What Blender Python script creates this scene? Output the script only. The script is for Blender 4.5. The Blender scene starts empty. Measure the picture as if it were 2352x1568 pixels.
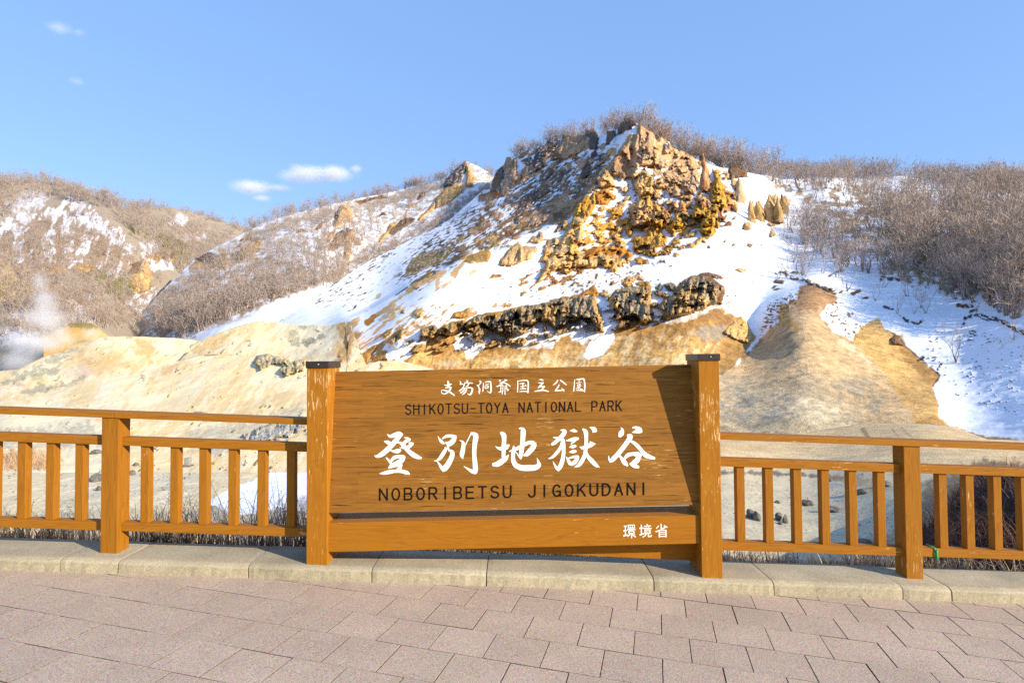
import bpy, bmesh, math, random
import numpy as np
from mathutils import Vector
random.seed(7)
R = math.radians
scene = bpy.context.scene
COL = scene.collection

# ------------------------------------------------------------------ camera, sky, sun, exposure
F, CX, CY = 1372.0, 1176.0, 784.0          # survey of the photograph (2352 px wide)
PITCH, ROLL = math.atan(0.0288), -0.0067
CAM = np.array([0.0, 0.0, 1.47])
FW = np.array([0.0, math.cos(PITCH), math.sin(PITCH)])
_rt = np.array([1.0, 0.0, 0.0]); _up = np.cross(_rt, FW)
RT = math.cos(ROLL)*_rt + math.sin(ROLL)*_up
UP = -math.sin(ROLL)*_rt + math.cos(ROLL)*_up
cam_d = bpy.data.cameras.new('camera'); cam = bpy.data.objects.new('camera', cam_d); COL.objects.link(cam)
cam_d.sensor_fit = 'HORIZONTAL'; cam_d.sensor_width = 36.0; cam_d.lens = 36.0*F/2352.0
cam_d.clip_start = 0.05; cam_d.clip_end = 20000.0
from mathutils import Matrix
M3 = Matrix(((RT[0], UP[0], -FW[0]), (RT[1], UP[1], -FW[1]), (RT[2], UP[2], -FW[2])))
cam.matrix_world = Matrix.Translation(Vector(CAM)) @ M3.to_4x4()
scene.camera = cam

SUN_AZ, SUN_EL = R(122.0), R(22.0)           # clockwise from +Y (view direction)
world = bpy.data.worlds.new('World'); scene.world = world; world.use_nodes = True
wn = world.node_tree; bg = wn.nodes['Background']
sky = wn.nodes.new('ShaderNodeTexSky'); sky.sky_type = 'NISHITA'; sky.sun_disc = False
sky.sun_elevation = SUN_EL; sky.sun_rotation = SUN_AZ
sky.altitude = 1000.0; sky.air_density = 1.5; sky.dust_density = 0.6; sky.ozone_density = 3.0
wmix = wn.nodes.new('ShaderNodeMix'); wmix.data_type = 'RGBA'; wmix.inputs[0].default_value = 0.65; wmix.inputs[7].default_value = (1.2, 2.2, 4.6, 1)
wn.links.new(sky.outputs[0], wmix.inputs[6]); wn.links.new(wmix.outputs[2], bg.inputs[0]); bg.inputs[1].default_value = 0.15
sun_d = bpy.data.lights.new('sun', 'SUN'); sun_d.energy = 5.0; sun_d.angle = R(0.5); sun_d.color = (1.0, 0.88, 0.69)
sun = bpy.data.objects.new('sun', sun_d); COL.objects.link(sun)
_sd = Vector((math.sin(SUN_AZ)*math.cos(SUN_EL), math.cos(SUN_AZ)*math.cos(SUN_EL), math.sin(SUN_EL)))
sun.rotation_euler = (-_sd).to_track_quat('-Z', 'Y').to_euler(); sun.location = (40, -40, 60)
vs = scene.view_settings; vs.view_transform = 'Standard'; vs.look = 'None'; vs.gamma = 1.0
vs.exposure = 0.62
scene.cycles.max_bounces = 5; scene.cycles.volume_bounces = 3
scene.cycles.use_denoising = False

# ------------------------------------------------------------------ helpers
def ray(x, y):
    x = np.asarray(x, float)[..., None]; y = np.asarray(y, float)[..., None]
    return (x-CX)/F*RT - (y-CY)/F*UP + FW
def at(x, y, Y):                             # the point at distance Y seen at survey position x, y
    r = ray(x, y); return CAM + r*(np.asarray(Y, float)/r[..., 1])[..., None]
def P(x, y, Y): return Vector(at(x, y, Y))

_rng = np.random.RandomState(11)
_perm = np.tile(_rng.permutation(256), 3)
_grad = _rng.normal(size=(256, 3)); _grad /= np.linalg.norm(_grad, axis=1)[:, None]
def perlin(p):
    p = np.asarray(p, float); i = np.floor(p).astype(int); f = p - i; i &= 255
    u = f*f*f*(f*(f*6-15)+10); out = 0
    for a in (0, 1):
        wa = u[..., 0] if a else 1-u[..., 0]
        for b in (0, 1):
            wb = u[..., 1] if b else 1-u[..., 1]
            for c in (0, 1):
                wc = u[..., 2] if c else 1-u[..., 2]
                h = _perm[_perm[_perm[(i[..., 0]+a) & 255] + ((i[..., 1]+b) & 255)] + ((i[..., 2]+c) & 255)]
                g = _grad[h]
                out = out + wa*wb*wc*(g[..., 0]*(f[..., 0]-a)+g[..., 1]*(f[..., 1]-b)+g[..., 2]*(f[..., 2]-c))
    return out*1.6
def fbm(p, o=4, gain=0.5):
    p = np.asarray(p, float); s = 0; a = 1.0
    for k in range(o):
        s = s + a*perlin(p); p = p*2.03+17.3; a *= gain
    return s
def ridged(p, o=4, gain=0.55):
    p = np.asarray(p, float); s = 0; a = 1.0
    for k in range(o):
        s = s + a*(1-2*np.abs(perlin(p))); p = p*2.1+9.7; a *= gain
    return s/1.6
def sstep(a, b, x):
    t = np.clip((x-a)/(b-a), 0, 1); return t*t*(3-2*t)
def pillars(u, v, seed=0):
    """cellular ribs: nearness to the middle of the nearest cell, a random number of that cell, distance to its edge"""
    iu = np.floor(u).astype(int); iv = np.floor(v).astype(int); f1 = np.full(u.shape, 9.0); f2 = np.full(u.shape, 9.0); rid = np.zeros(u.shape)
    for a in (-1, 0, 1):
        for b in (-1, 0, 1):
            cu, cv = iu+a, iv+b; h = _perm[(_perm[(cu+seed) & 255]+cv) & 255]; h2 = _perm[h+37]
            d = np.hypot(cu+(h+.5)/256-u, cv+(h2+.5)/256-v); nw = d < f1
            f2 = np.where(nw, f1, np.minimum(f2, d)); rid = np.where(nw, _perm[h+91]/255.0, rid); f1 = np.where(nw, d, f1)
    return 1-np.clip(f1, 0, 1), rid, np.clip(f2-f1, 0, 1)
def xyz(a, b, c=0.0):
    a = np.asarray(a, float); return np.stack([a, np.broadcast_to(b, a.shape), np.broadcast_to(c, a.shape)], -1)

class TPS:                                    # smooth surface through surveyed points
    def __init__(s, pts, lam=0.002):
        pts = np.array(pts, float); s.c = pts[:, :2]/500.0; v = np.log(pts[:, 2]); n = len(pts)
        K = s.U(s.c[:, None]-s.c[None]) + lam*np.eye(n); A = np.zeros((n+3, n+3))
        Pm = np.c_[np.ones(n), s.c]; A[:n, :n] = K; A[:n, n:] = Pm; A[n:, :n] = Pm.T
        s.w = np.linalg.solve(A, np.r_[v, 0, 0, 0])
    @staticmethod
    def U(d):
        r2 = (d**2).sum(-1); return 0.5*r2*np.log(r2+1e-12)
    def __call__(s, x, y):
        q = np.stack([x, y], -1)/500.0; out = np.full(x.shape, s.w[-3]) + q[..., 0]*s.w[-2] + q[..., 1]*s.w[-1]
        for k in range(len(s.c)): out = out + s.w[k]*s.U(q-s.c[k])
        return np.exp(out)

def sdpoly(x, y, poly):                       # signed distance, positive inside
    d = np.full(x.shape, 1e9); ins = np.zeros(x.shape, bool); n = len(poly)
    for i in range(n):
        ax, ay = poly[i]; bx, by = poly[(i+1) % n]; ex, ey = bx-ax, by-ay
        t = np.clip(((x-ax)*ex+(y-ay)*ey)/(ex*ex+ey*ey+1e-9), 0, 1)
        d = np.minimum(d, (x-ax-t*ex)**2+(y-ay-t*ey)**2)
        c = ((ay > y) != (by > y)) & (x < (bx-ax)*(y-ay)/((by-ay) if abs(by-ay) > 1e-9 else 1e-9)+ax); ins ^= c
    return np.where(ins, 1, -1)*np.sqrt(d)
def sdline(x, y, pts, w):
    d = np.full(x.shape, 1e9)
    for (ax, ay), (bx, by) in zip(pts[:-1], pts[1:]):
        ex, ey = bx-ax, by-ay; t = np.clip(((x-ax)*ex+(y-ay)*ey)/(ex*ex+ey*ey+1e-9), 0, 1)
        d = np.minimum(d, (x-ax-t*ex)**2+(y-ay-t*ey)**2)
    return w-np.sqrt(d)

def tag(o, label=None, cat=None, group=None, kind=None):
    if label: o['label'] = label
    if cat: o['category'] = cat
    if group: o['group'] = group
    if kind: o['kind'] = kind
    return o
def empty(name, loc=(0, 0, 0)):
    o = bpy.data.objects.new(name, None); COL.objects.link(o); o.location = loc; o.empty_display_size = 0.2; return o
def mesh_obj(name, v, f, mat, parent=None, smooth=False, attrs=None):
    me = bpy.data.meshes.new(name); v = np.asarray(v, np.float32)
    f = np.asarray(f, np.int32); n, k = f.shape
    me.vertices.add(len(v)); me.vertices.foreach_set('co', v.ravel())
    me.loops.add(n*k); me.loops.foreach_set('vertex_index', f.ravel())
    me.polygons.add(n); me.polygons.foreach_set('loop_start', np.arange(0, n*k, k, dtype=np.int32))
    me.polygons.foreach_set('loop_total', np.full(n, k, np.int32))
    me.polygons.foreach_set('use_smooth', np.full(n, smooth, bool))
    if attrs is not None:
        for nm, c in attrs.items():
            a = me.attributes.new(nm, 'FLOAT_COLOR', 'POINT'); a.data.foreach_set('color', np.asarray(c, np.float32).ravel())
    me.update(calc_edges=True)
    if mat: me.materials.append(mat)
    o = bpy.data.objects.new(name, me); COL.objects.link(o)
    if parent: o.parent = parent
    return o
def bm_obj(name, bm, mat, parent=None, smooth=False, bevel=0.0):
    if bevel:
        bmesh.ops.bevel(bm, geom=bm.edges[:], offset=bevel, segments=2, profile=0.6, affect='EDGES')
    me = bpy.data.meshes.new(name); bm.to_mesh(me); bm.free()
    for p in me.polygons: p.use_smooth = smooth
    if mat: me.materials.append(mat)
    o = bpy.data.objects.new(name, me); COL.objects.link(o)
    if parent: o.parent = parent
    return o
def hexa(bm, c):                              # 8 corners: bottom 4 (ccw from above), top 4
    v = [bm.verts.new(Vector(p)) for p in c]
    for q in ((3, 2, 1, 0), (4, 5, 6, 7), (0, 1, 5, 4), (1, 2, 6, 5), (2, 3, 7, 6), (3, 0, 4, 7)): bm.faces.new([v[i] for i in q])
    return v
def boxbm(x0, x1, y0, y1, z0, z1):
    bm = bmesh.new(); hexa(bm, [(x0, y0, z0), (x1, y0, z0), (x1, y1, z0), (x0, y1, z0), (x0, y0, z1), (x1, y0, z1), (x1, y1, z1), (x0, y1, z1)]); return bm

# ------------------------------------------------------------------ materials
def newmat(name):
    m = bpy.data.materials.new(name); m.use_nodes = True; t = m.node_tree
    return m, t, t.nodes['Principled BSDF']
def N(t, kind, **kw):
    n = t.nodes.new('ShaderNode'+kind)
    for k, v in kw.items():
        if k.startswith('_'): setattr(n, k[1:], v)
        else: n.inputs[k.replace('__', ' ')].default_value = v
    return n
def L(t, a, ao, b, bi): t.links.new(a.outputs[ao], b.inputs[bi])
def ramp(t, stops, interp='LINEAR'):
    n = t.nodes.new('ShaderNodeValToRGB'); n.color_ramp.interpolation = interp; e = n.color_ramp.elements
    while len(e) < len(stops): e.new(0.5)
    for q, (p, c) in zip(e, stops):
        q.position = p; q.color = (c, c, c, 1) if isinstance(c, (int, float)) else (*c, 1)
    return n
def mixc(t, fac, a, b, mode='MIX'):
    n = t.nodes.new('ShaderNodeMix'); n.data_type = 'RGBA'; n.blend_type = mode
    for sock, v in ((n.inputs[0], fac), (n.inputs[6], a), (n.inputs[7], b)):
        if hasattr(v, 'links'): t.links.new(v, sock)
        elif isinstance(v, (int, float)): sock.default_value = v
        else: sock.default_value = (*v, 1)
    return n.outputs[2]

def terrain_mat(name, fine=1.2, bump=0.35):
    m, t, b = newmat(name); b.inputs['Roughness'].default_value = 0.9; b.inputs['Specular IOR Level'].default_value = 0.15
    a = N(t, 'Attribute', _attribute_name='Col'); g = N(t, 'NewGeometry')
    n1 = N(t, 'TexNoise', Scale=fine, Detail=8.0, Roughness=0.7); L(t, g, 'Position', n1, 'Vector')
    n2 = N(t, 'TexNoise', Scale=fine*0.13, Detail=5.0, Roughness=0.6); L(t, g, 'Position', n2, 'Vector')
    r1 = ramp(t, [(0.3, 0.55), (0.7, 1.35)]); L(t, n1, 0, r1, 0)
    r2 = ramp(t, [(0.35, 0.8), (0.65, 1.15)]); L(t, n2, 0, r2, 0)
    c1 = mixc(t, a.outputs['Alpha'], a.outputs['Color'], mixc(t, 1.0, a.outputs['Color'], r1.outputs[0], 'MULTIPLY'))
    c2 = mixc(t, a.outputs['Alpha'], c1, mixc(t, 1.0, c1, r2.outputs[0], 'MULTIPLY'))
    t.links.new(c2, b.inputs['Base Color'])
    mm = N(t, 'Math', _operation='MULTIPLY'); L(t, a, 'Alpha', mm, 0); mm.inputs[1].default_value = bump
    ad = N(t, 'Math', _operation='ADD'); L(t, mm, 0, ad, 0); ad.inputs[1].default_value = 0.06
    bp = N(t, 'Bump', Distance=0.8); L(t, ad, 0, bp, 'Strength'); L(t, n1, 0, bp, 'Height'); L(t, bp, 0, b, 'Normal')
    return m
MT_far = terrain_mat('mountain_ground', 0.8, 0.5)
MT_mid = terrain_mat('mound_ground', 2.5, 0.35)
MT_near = terrain_mat('near_ground', 6.0, 0.25)

def wood(name, axis, dark, mid, light, worn, wearamt, strips=0.0):
    m, t, b = newmat(name)
    tc = N(t, 'TexCoord'); oi = N(t, 'ObjectInfo')
    off = N(t, 'VectorMath', _operation='SCALE'); L(t, oi, 'Random', off, 'Scale'); off.inputs[0].default_value = (13.1, 7.7, 5.3)
    ad = N(t, 'VectorMath', _operation='ADD'); L(t, tc, 'Object', ad, 0); L(t, off, 0, ad, 1)
    s = [9.0, 9.0, 9.0]; s[axis] = 0.7
    mp = N(t, 'Mapping'); mp.inputs['Scale'].default_value = s; L(t, ad, 0, mp, 0)
    n = N(t, 'TexNoise', Scale=1.0, Detail=5.0, Roughness=0.55, Distortion=0.6); L(t, mp, 0, n, 'Vector')
    wv = N(t, 'Math', _operation='MULTIPLY'); L(t, n, 0, wv, 0); wv.inputs[1].default_value = 11.0
    fr = N(t, 'Math', _operation='FRACT'); L(t, wv, 0, fr, 0)
    rr = ramp(t, [(0.0, 0.25), (0.75, 0.8), (1.0, 0.1)]); L(t, fr, 0, rr, 0)
    s2 = [160.0, 160.0, 160.0]; s2[axis] = 6.0
    mp2 = N(t, 'Mapping'); mp2.inputs['Scale'].default_value = s2; L(t, ad, 0, mp2, 0)
    nf = N(t, 'TexNoise', Scale=1.0, Detail=3.0); L(t, mp2, 0, nf, 'Vector')
    c = mixc(t, rr.outputs[0], dark, mid); rf = ramp(t, [(0.35, 0.0), (0.7, 1.0)]); L(t, nf, 0, rf, 0)
    c = mixc(t, rf.outputs[0], c, light)
    if strips:
        mpb = N(t, 'Mapping'); mpb.inputs['Rotation'].default_value = (R(90), 0, 0); L(t, tc, 'Object', mpb, 0)
        br = N(t, 'TexBrick', Scale=1.0, Mortar__Size=0.0007, Bias=0.0, Brick__Width=0.46, Row__Height=strips)
        br.inputs['Color1'].default_value = (0.86, 0.85, 0.84, 1); br.inputs['Color2'].default_value = (1.10, 1.08, 1.04, 1)
        br.inputs['Mortar'].default_value = (0.6, 0.55, 0.5, 1); br.offset = 0.37; br.squash = 1.0
        L(t, mpb, 0, br, 'Vector'); c = mixc(t, 0.85, c, br.outputs[0], 'MULTIPLY')
        # cracks
        s4 = [130.0]*3; s4[axis] = 2.4
        mp4 = N(t, 'Mapping'); mp4.inputs['Scale'].default_value = s4; L(t, ad, 0, mp4, 0)
        n4 = N(t, 'TexNoise', Scale=1.0, Detail=4.0, Distortion=0.4); L(t, mp4, 0, n4, 'Vector')
        r4 = ramp(t, [(0.34, 1.0), (0.37, 0.0)]); L(t, n4, 0, r4, 0)
        c = mixc(t, r4.outputs[0], c, (0.05, 0.022, 0.008))
    # worn paint: streaky patches where the pale timber shows
    s3 = [85.0, 85.0, 85.0]; s3[axis] = 9.0
    mp3 = N(t, 'Mapping'); mp3.inputs['Scale'].default_value = s3; L(t, ad, 0, mp3, 0)
    n3 = N(t, 'TexNoise', Scale=1.0, Detail=6.0, Roughness=0.75); L(t, mp3, 0, n3, 'Vector')
    nl = N(t, 'TexNoise', Scale=2.6, Detail=3.0); L(t, ad, 0, nl, 'Vector')
    sm = N(t, 'Math', _operation='MULTIPLY_ADD'); L(t, nl, 0, sm, 0); sm.inputs[1].default_value = 0.55; L(t, n3, 0, sm, 2)
    r3 = ramp(t, [(1.0-wearamt, 0.0), (1.05-wearamt, 1.0)]); L(t, sm, 0, r3, 0)
    c = mixc(t, r3.outputs[0], c, worn)
    t.links.new(c, b.inputs['Base Color'])
    b.inputs['Roughness'].default_value = 0.6; b.inputs['Specular IOR Level'].default_value = 0.12
    bp = N(t, 'Bump', Strength=0.25, Distance=0.004); L(t, nf, 0, bp, 'Height'); L(t, bp, 0, b, 'Normal')
    return m
WD, WM, WL, WW = (0.20, 0.072, 0.007), (0.365, 0.148, 0.012), (0.33, 0.129, 0.010), (0.60, 0.40, 0.18)
wood_x = wood('stained_rail_wood', 0, WD, WM, WL, WW, 0.055)
wood_z = wood('stained_post_wood', 2, WD, WM, WL, WW, 0.05)
wood_sign = wood('weathered_post_wood', 2, (0.25, 0.088, 0.007), (0.42, 0.17, 0.012), WL, (0.68, 0.46, 0.20), 0.115)
wood_beam = wood('stained_beam_wood', 0, (0.24, 0.082, 0.006), (0.385, 0.152, 0.010), WL, WW, 0.05)
wood_panel = wood('laminated_panel_wood', 0, (0.155, 0.064, 0.009), (0.31, 0.137, 0.021), (0.26, 0.112, 0.017), (0.50, 0.31, 0.11), 0.065, strips=0.031)

def plain(name, col, rough=0.7, var=0.15, scale=20.0, bump=0.1, spec=0.3, metal=0.0, dist=0.01):
    m, t, b = newmat(name); tc = N(t, 'TexCoord')
    n = N(t, 'TexNoise', Scale=scale, Detail=6.0, Roughness=0.65); L(t, tc, 'Object', n, 'Vector')
    r = ramp(t, [(0.3, 1-var), (0.7, 1+var)]); L(t, n, 0, r, 0)
    t.links.new(mixc(t, 1.0, col, r.outputs[0], 'MULTIPLY'), b.inputs['Base Color'])
    b.inputs['Roughness'].default_value = rough; b.inputs['Specular IOR Level'].default_value = spec; b.inputs['Metallic'].default_value = metal
    bp = N(t, 'Bump', Strength=bump, Distance=dist); L(t, n, 0, bp, 'Height'); L(t, bp, 0, b, 'Normal')
    return m
m_white = plain('white_letter_paint', (0.80, 0.74, 0.64), 0.6, 0.06, 12.0, 0.05)
m_black = plain('black_letter_paint', (0.010, 0.008, 0.007), 0.8, 0.2, 30.0, 0.05, 0.05)
m_cap = plain('dark_cap_metal', (0.028, 0.018, 0.014), 0.38, 0.5, 25.0, 0.1, 0.5)
m_screw = plain('screw_metal', (0.5, 0.5, 0.48), 0.4, 0.1, 60.0, 0.0, 0.5, 0.8)
m_ribbon = plain('green_ribbon', (0.0, 0.30, 0.09), 0.6, 0.1, 60.0, 0.0)
m_stone = plain('grey_boulder_stone', (0.15, 0.135, 0.115), 0.9, 0.55, 6.0, 0.7, 0.2, 0.0, 0.05)
m_marker = plain('concrete_marker', (0.28, 0.26, 0.22), 0.9, 0.3, 14.0, 0.3)
def attach(o, parent):
    o.parent = parent
    if parent.parent is None: o.matrix_parent_inverse = Matrix.Translation(-Vector(parent.location))
    return o

# ------------------------------------------------------------------ pavement of square slabs
def pz(X, Y): return 0.0027-0.04454*X-0.02329*Y
def zk(X, Y=4.3): return pz(X, Y)+0.095       # top of the kerb
O2 = np.array([0.3392, 3.9259]); DI = np.array([0.29023, -0.07513]); DJ = np.array([-0.07105, -0.29657])
def paving():
    V, Fc, C = [], [], []; rng = np.random.RandomState(3)
    for j in range(-12, 22):
        for i in range(-30, 30):
            a = i+(0.5 if j % 2 else 0.0)
            c = O2+DI*(a+0.5)+DJ*(j+0.5)
            if abs(c[0]) > 7.5 or c[1] > 4.42+0.016*c[0] or c[1] < -1.5: continue
            gi, gj = 0.0016/0.3+0.0045*rng.rand()**2, 0.0022/0.3+0.001*rng.rand(); dz = rng.normal(0, 0.0008); tx, ty = rng.normal(0, 0.0012, 2)
            base = len(V); tone = 1+rng.normal(0, 0.035)
            for (ins, z) in ((0.0, -0.02), (0.0, -0.0015), (0.006, 0.0)):
                for (u, w) in ((0, 0), (1, 0), (1, 1), (0, 1)):
                    uu = gi+ins+(1-2*(gi+ins))*u; ww = gj+ins+(1-2*(gj+ins))*w
                    q = O2+DI*(a+uu)+DJ*(j+ww)
                    V.append((q[0], q[1], pz(q[0], q[1])+z+(dz if z > -0.01 else 0)+tx*(u-.5)+ty*(w-.5))); tn = tone*(0.4 if z < -.001 else 1); C.append((tn, tn, tn, 1))  # slab sides coloured darker: shade put in against bright sunlit joint edges
            for k in range(4):
                k2 = (k+1) % 4
                Fc.append((base+k2, base+k, base+4+k, base+4+k2)); Fc.append((base+4+k2, base+4+k, base+8+k, base+8+k2))
            Fc.append((base+11, base+10, base+9, base+8))
    m, t, b = newmat('pink_aggregate_slab')
    g = N(t, 'NewGeometry'); a = N(t, 'Attribute', _attribute_name='Col')
    n1 = N(t, 'TexNoise', Scale=150.0, Detail=3.0, Roughness=0.7); L(t, g, 'Position', n1, 'Vector')
    n2 = N(t, 'TexNoise', Scale=1.3, Detail=5.0, Roughness=0.65); L(t, g, 'Position', n2, 'Vector')
    n3 = N(t, 'TexVoronoi', Scale=120.0); L(t, g, 'Position', n3, 'Vector')
    r1 = ramp(t, [(0.34, (0.215, 0.15, 0.108)), (0.46, (0.415, 0.315, 0.235)), (0.56, (0.475, 0.368, 0.28)), (0.68, (0.62, 0.515, 0.42))]); L(t, n1, 0, r1, 0)
    c = mixc(t, 0.22, r1.outputs[0], n3.outputs['Color'], 'SOFT_LIGHT')
    r2 = ramp(t, [(0.3, 0.88), (0.7, 1.10)]); L(t, n2, 0, r2, 0)
    c = mixc(t, 1.0, c, r2.outputs[0], 'MULTIPLY'); c = mixc(t, 1.0, c, a.outputs['Color'], 'MULTIPLY')
    t.links.new(c, b.inputs['Base Color']); b.inputs['Roughness'].default_value = 0.85; b.inputs['Specular IOR Level'].default_value = 0.25
    bp = N(t, 'Bump', Strength=0.45, Distance=0.003); L(t, n1, 0, bp, 'Height'); L(t, bp, 0, b, 'Normal')
    tag(mesh_obj('pavement', V, Fc, m, attrs={'Col': C}), kind='structure')
    bed = plain('joint_sand', (0.16, 0.115, 0.09), 0.95, 0.3, 60.0, 0.2)
    v = [(x, y, pz(x, y)-0.008) for x, y in ((-9, -3), (9, -3), (9, 4.5), (-9, 4.4))]
    tag(mesh_obj('pavement_bed', v, [(0, 1, 2, 3)], bed), kind='structure')
paving()

# ------------------------------------------------------------------ kerb of concrete blocks
def kerb():
    m, t, b = newmat('pitted_kerb_concrete')
    g = N(t, 'NewGeometry')
    n1 = N(t, 'TexNoise', Scale=70.0, Detail=5.0, Roughness=0.75); L(t, g, 'Position', n1, 'Vector')
    n2 = N(t, 'TexNoise', Scale=2.2, Detail=5.0, Roughness=0.6); L(t, g, 'Position', n2, 'Vector')
    v1 = N(t, 'TexVoronoi', Scale=55.0); L(t, g, 'Position', v1, 'Vector')
    a = N(t, 'Attribute', _attribute_name='Col')
    r1 = ramp(t, [(0.3, (0.29, 0.245, 0.165)), (0.5, (0.39, 0.338, 0.235)), (0.7, (0.49, 0.435, 0.315))]); L(t, n1, 0, r1, 0)
    r2 = ramp(t, [(0.32, 0.78), (0.68, 1.15)]); L(t, n2, 0, r2, 0)
    rp = ramp(t, [(0.07, 1.0), (0.13, 0.0)]); L(t, v1, 'Distance', rp, 0)
    pm = N(t, 'Math', _operation='MULTIPLY'); L(t, rp, 0, pm, 0); L(t, a, 'Alpha', pm, 1)
    c = mixc(t, 1.0, r1.outputs[0], r2.outputs[0], 'MULTIPLY'); c = mixc(t, 1.0, c, a.outputs['Color'], 'MULTIPLY')
    c = mixc(t, pm.outputs[0], c, (0.10, 0.085, 0.06))
    t.links.new(c, b.inputs['Base Color']); b.inputs['Roughness'].default_value = 0.9; b.inputs['Specular IOR Level'].default_value = 0.2
    bp = N(t, 'Bump', Strength=0.5, Distance=0.004); L(t, n1, 0, bp, 'Height'); L(t, bp, 0, b, 'Normal')
    xs = [-6.3, -5.2, -4.1, -3.08, -2.69, -1.81, -0.97, -0.185, 0.967, 1.80, 2.70, 3.04, 4.1, 5.2, 6.3]
    rng = np.random.RandomState(5); V, Fc, C = [], [], []
    prof = [(0.004, -0.08, .55), (0.0, 0.02, 1.), (0.0, 0.066, 1.), (0.012, 0.079, .8), (0.032, 0.088, .4), (0.05, 0.0915, .1), (0.2, 0.0945, 0.), (0.405, 0.097, 0.), (0.418, 0.09, 0.), (0.418, -0.2, 0.)]
    for k in range(len(xs)-1):
        g0, g1 = 0.003+0.001*rng.rand(), 0.0025+0.002*rng.rand(); n = max(4, int((xs[k+1]-xs[k])/0.035)); dy = rng.normal(0, 0.002); dz = rng.normal(0, 0.0015); tone = 1+rng.normal(0, 0.05)
        st = len(V)
        for i in range(n+1):
            X = xs[k]+g0+(xs[k+1]-g1-xs[k]-g0)*i/n; e = min(i, n-i); sh = 0.0035 if e == 0 else 0.0
            for (py, pzv, pit) in prof:
                w = 0.0016*rng.normal()*pit
                Y = 4.143+0.0156*X+py+dy+w+(sh if py < 0.1 else 0); V.append((X, Y, pz(X, 4.15)-0.02329*py*0.3+pzv+dz-(sh*0.5 if pzv > 0 else 0)+0.5*w)); C.append((tone, tone*0.99, tone*(0.97 if pit < .5 else .93), pit))
        q = len(prof)
        for i in range(n):
            for p in range(q-1): Fc.append((st+i*q+p, st+(i+1)*q+p, st+(i+1)*q+p+1, st+i*q+p+1))
        for i0, fl in ((st, 0), (st+n*q, 1)):   # block ends as quads
            for p in range(4):
                f = (i0+p, i0+p+1, i0+q-2-p, i0+q-1-p); Fc.append(f if not fl else f[::-1])
    tag(mesh_obj('kerb', V, Fc, m, attrs={'Col': C}), kind='structure')
kerb()

# ------------------------------------------------------------------ wooden fences
def fy(X): return 4.230+0.0208*(X+2.899)
def rail(x0, x1, zb, h, setb, depth, name, parent, mat=None):
    bm = bmesh.new(); c = []
    for dz in (0, h):
        c += [(x0, fy(x0)+setb, zk(x0)+zb+dz), (x1, fy(x1)+setb, zk(x1)+zb+dz), (x1, fy(x1)+setb+depth, zk(x1)+zb+dz), (x0, fy(x0)+setb+depth, zk(x0)+zb+dz)]
    hexa(bm, c); return attach(bm_obj(name, bm, mat or wood_x, bevel=0.004), parent)
def fence(label, posts, spans, bal, wid):
    px = posts[0]; root = empty('wooden_fence', (px, fy(px), zk(px)))
    tag(root, label, 'fence', 'fences along the kerb')
    for X in posts:
        bm = boxbm(X, X+0.12, fy(X), fy(X)+0.13, zk(X)-0.03, zk(X)+0.948); attach(bm_obj('post', bm, wood_z, bevel=0.004), root)
    for (a, b2) in spans['top']: rail(a, b2, 0.9485, 0.041, -0.012, 0.155, 'top_rail', root)
    for (a, b2) in spans['low']:
        rail(a, b2, 0.750, 0.060, 0.036, 0.085, 'middle_rail', root); rail(a, b2, 0.147, 0.060, 0.036, 0.085, 'bottom_rail', root)
    for X in bal:
        bm = boxbm(X, X+wid, fy(X)+0.052, fy(X)+0.052+0.06, zk(X+wid/2)+0.2045, zk(X+wid/2)+0.7525); attach(bm_obj('baluster', bm, wood_z, bevel=0.003), root)
    return root
fence('brown wooden fence joined to the sign post with a joint in its top rail', [-2.899],
      {'top': [(-5.2, -2.812), (-2.809, -1.40)], 'low': [(-5.2, -2.885), (-2.794, -1.40)]},
      [-4.36, -4.15, -3.94, -3.73, -3.522, -3.322, -3.118, -2.657, -2.448, -2.244, -2.037, -1.830, -1.623], 0.058)
fr = fence('brown wooden fence with worn pale rail edges and a green ribbon tied on', [2.832],
      {'top': [(1.425, 5.2)], 'low': [(1.425, 2.845), (2.939, 5.2)]},
      [1.629, 1.838, 2.047, 2.252, 2.455, 2.664, 3.122, 3.322, 3.528, 3.735, 3.94, 4.15, 4.36], 0.058)
# ribbon on the lower rail
rb = empty('ribbon', P(2149, 1268, fy(3.09)+0.03)); tag(rb, 'small green ribbon tied round the lower fence rail', 'ribbon')
X = rb.location.x; zt = zk(X)+0.209; yf = fy(X)+0.036
def strip(name, pts, w, parent, mat):
    V, Fc = [], []
    for i, p in enumerate(pts): V += [(p[0]-w/2, p[1], p[2]), (p[0]+w/2, p[1]-0.001, p[2])]
    for i in range(len(pts)-1): Fc.append((2*i, 2*i+1, 2*i+3, 2*i+2))
    o = mesh_obj(name, V, Fc, mat, smooth=True); md = o.modifiers.new('t', 'SOLIDIFY'); md.thickness = 0.002; return attach(o, parent)
strip('loop', [(X, yf+0.09, zt+0.004), (X, yf+0.04, zt+0.005), (X-0.004, yf-0.003, zt+0.003), (X, yf-0.006, zt-0.03), (X, yf-0.005, zt-0.066), (X, yf+0.03, zt-0.068)], 0.012, rb, m_ribbon)
strip('tail', [(X+0.01, yf-0.007, zt-0.005), (X+0.004, yf-0.011, zt-0.03), (X+0.008, yf-0.010, zt-0.058), (X+0.003, yf-0.012, zt-0.082)], 0.013, rb, m_ribbon)

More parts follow.
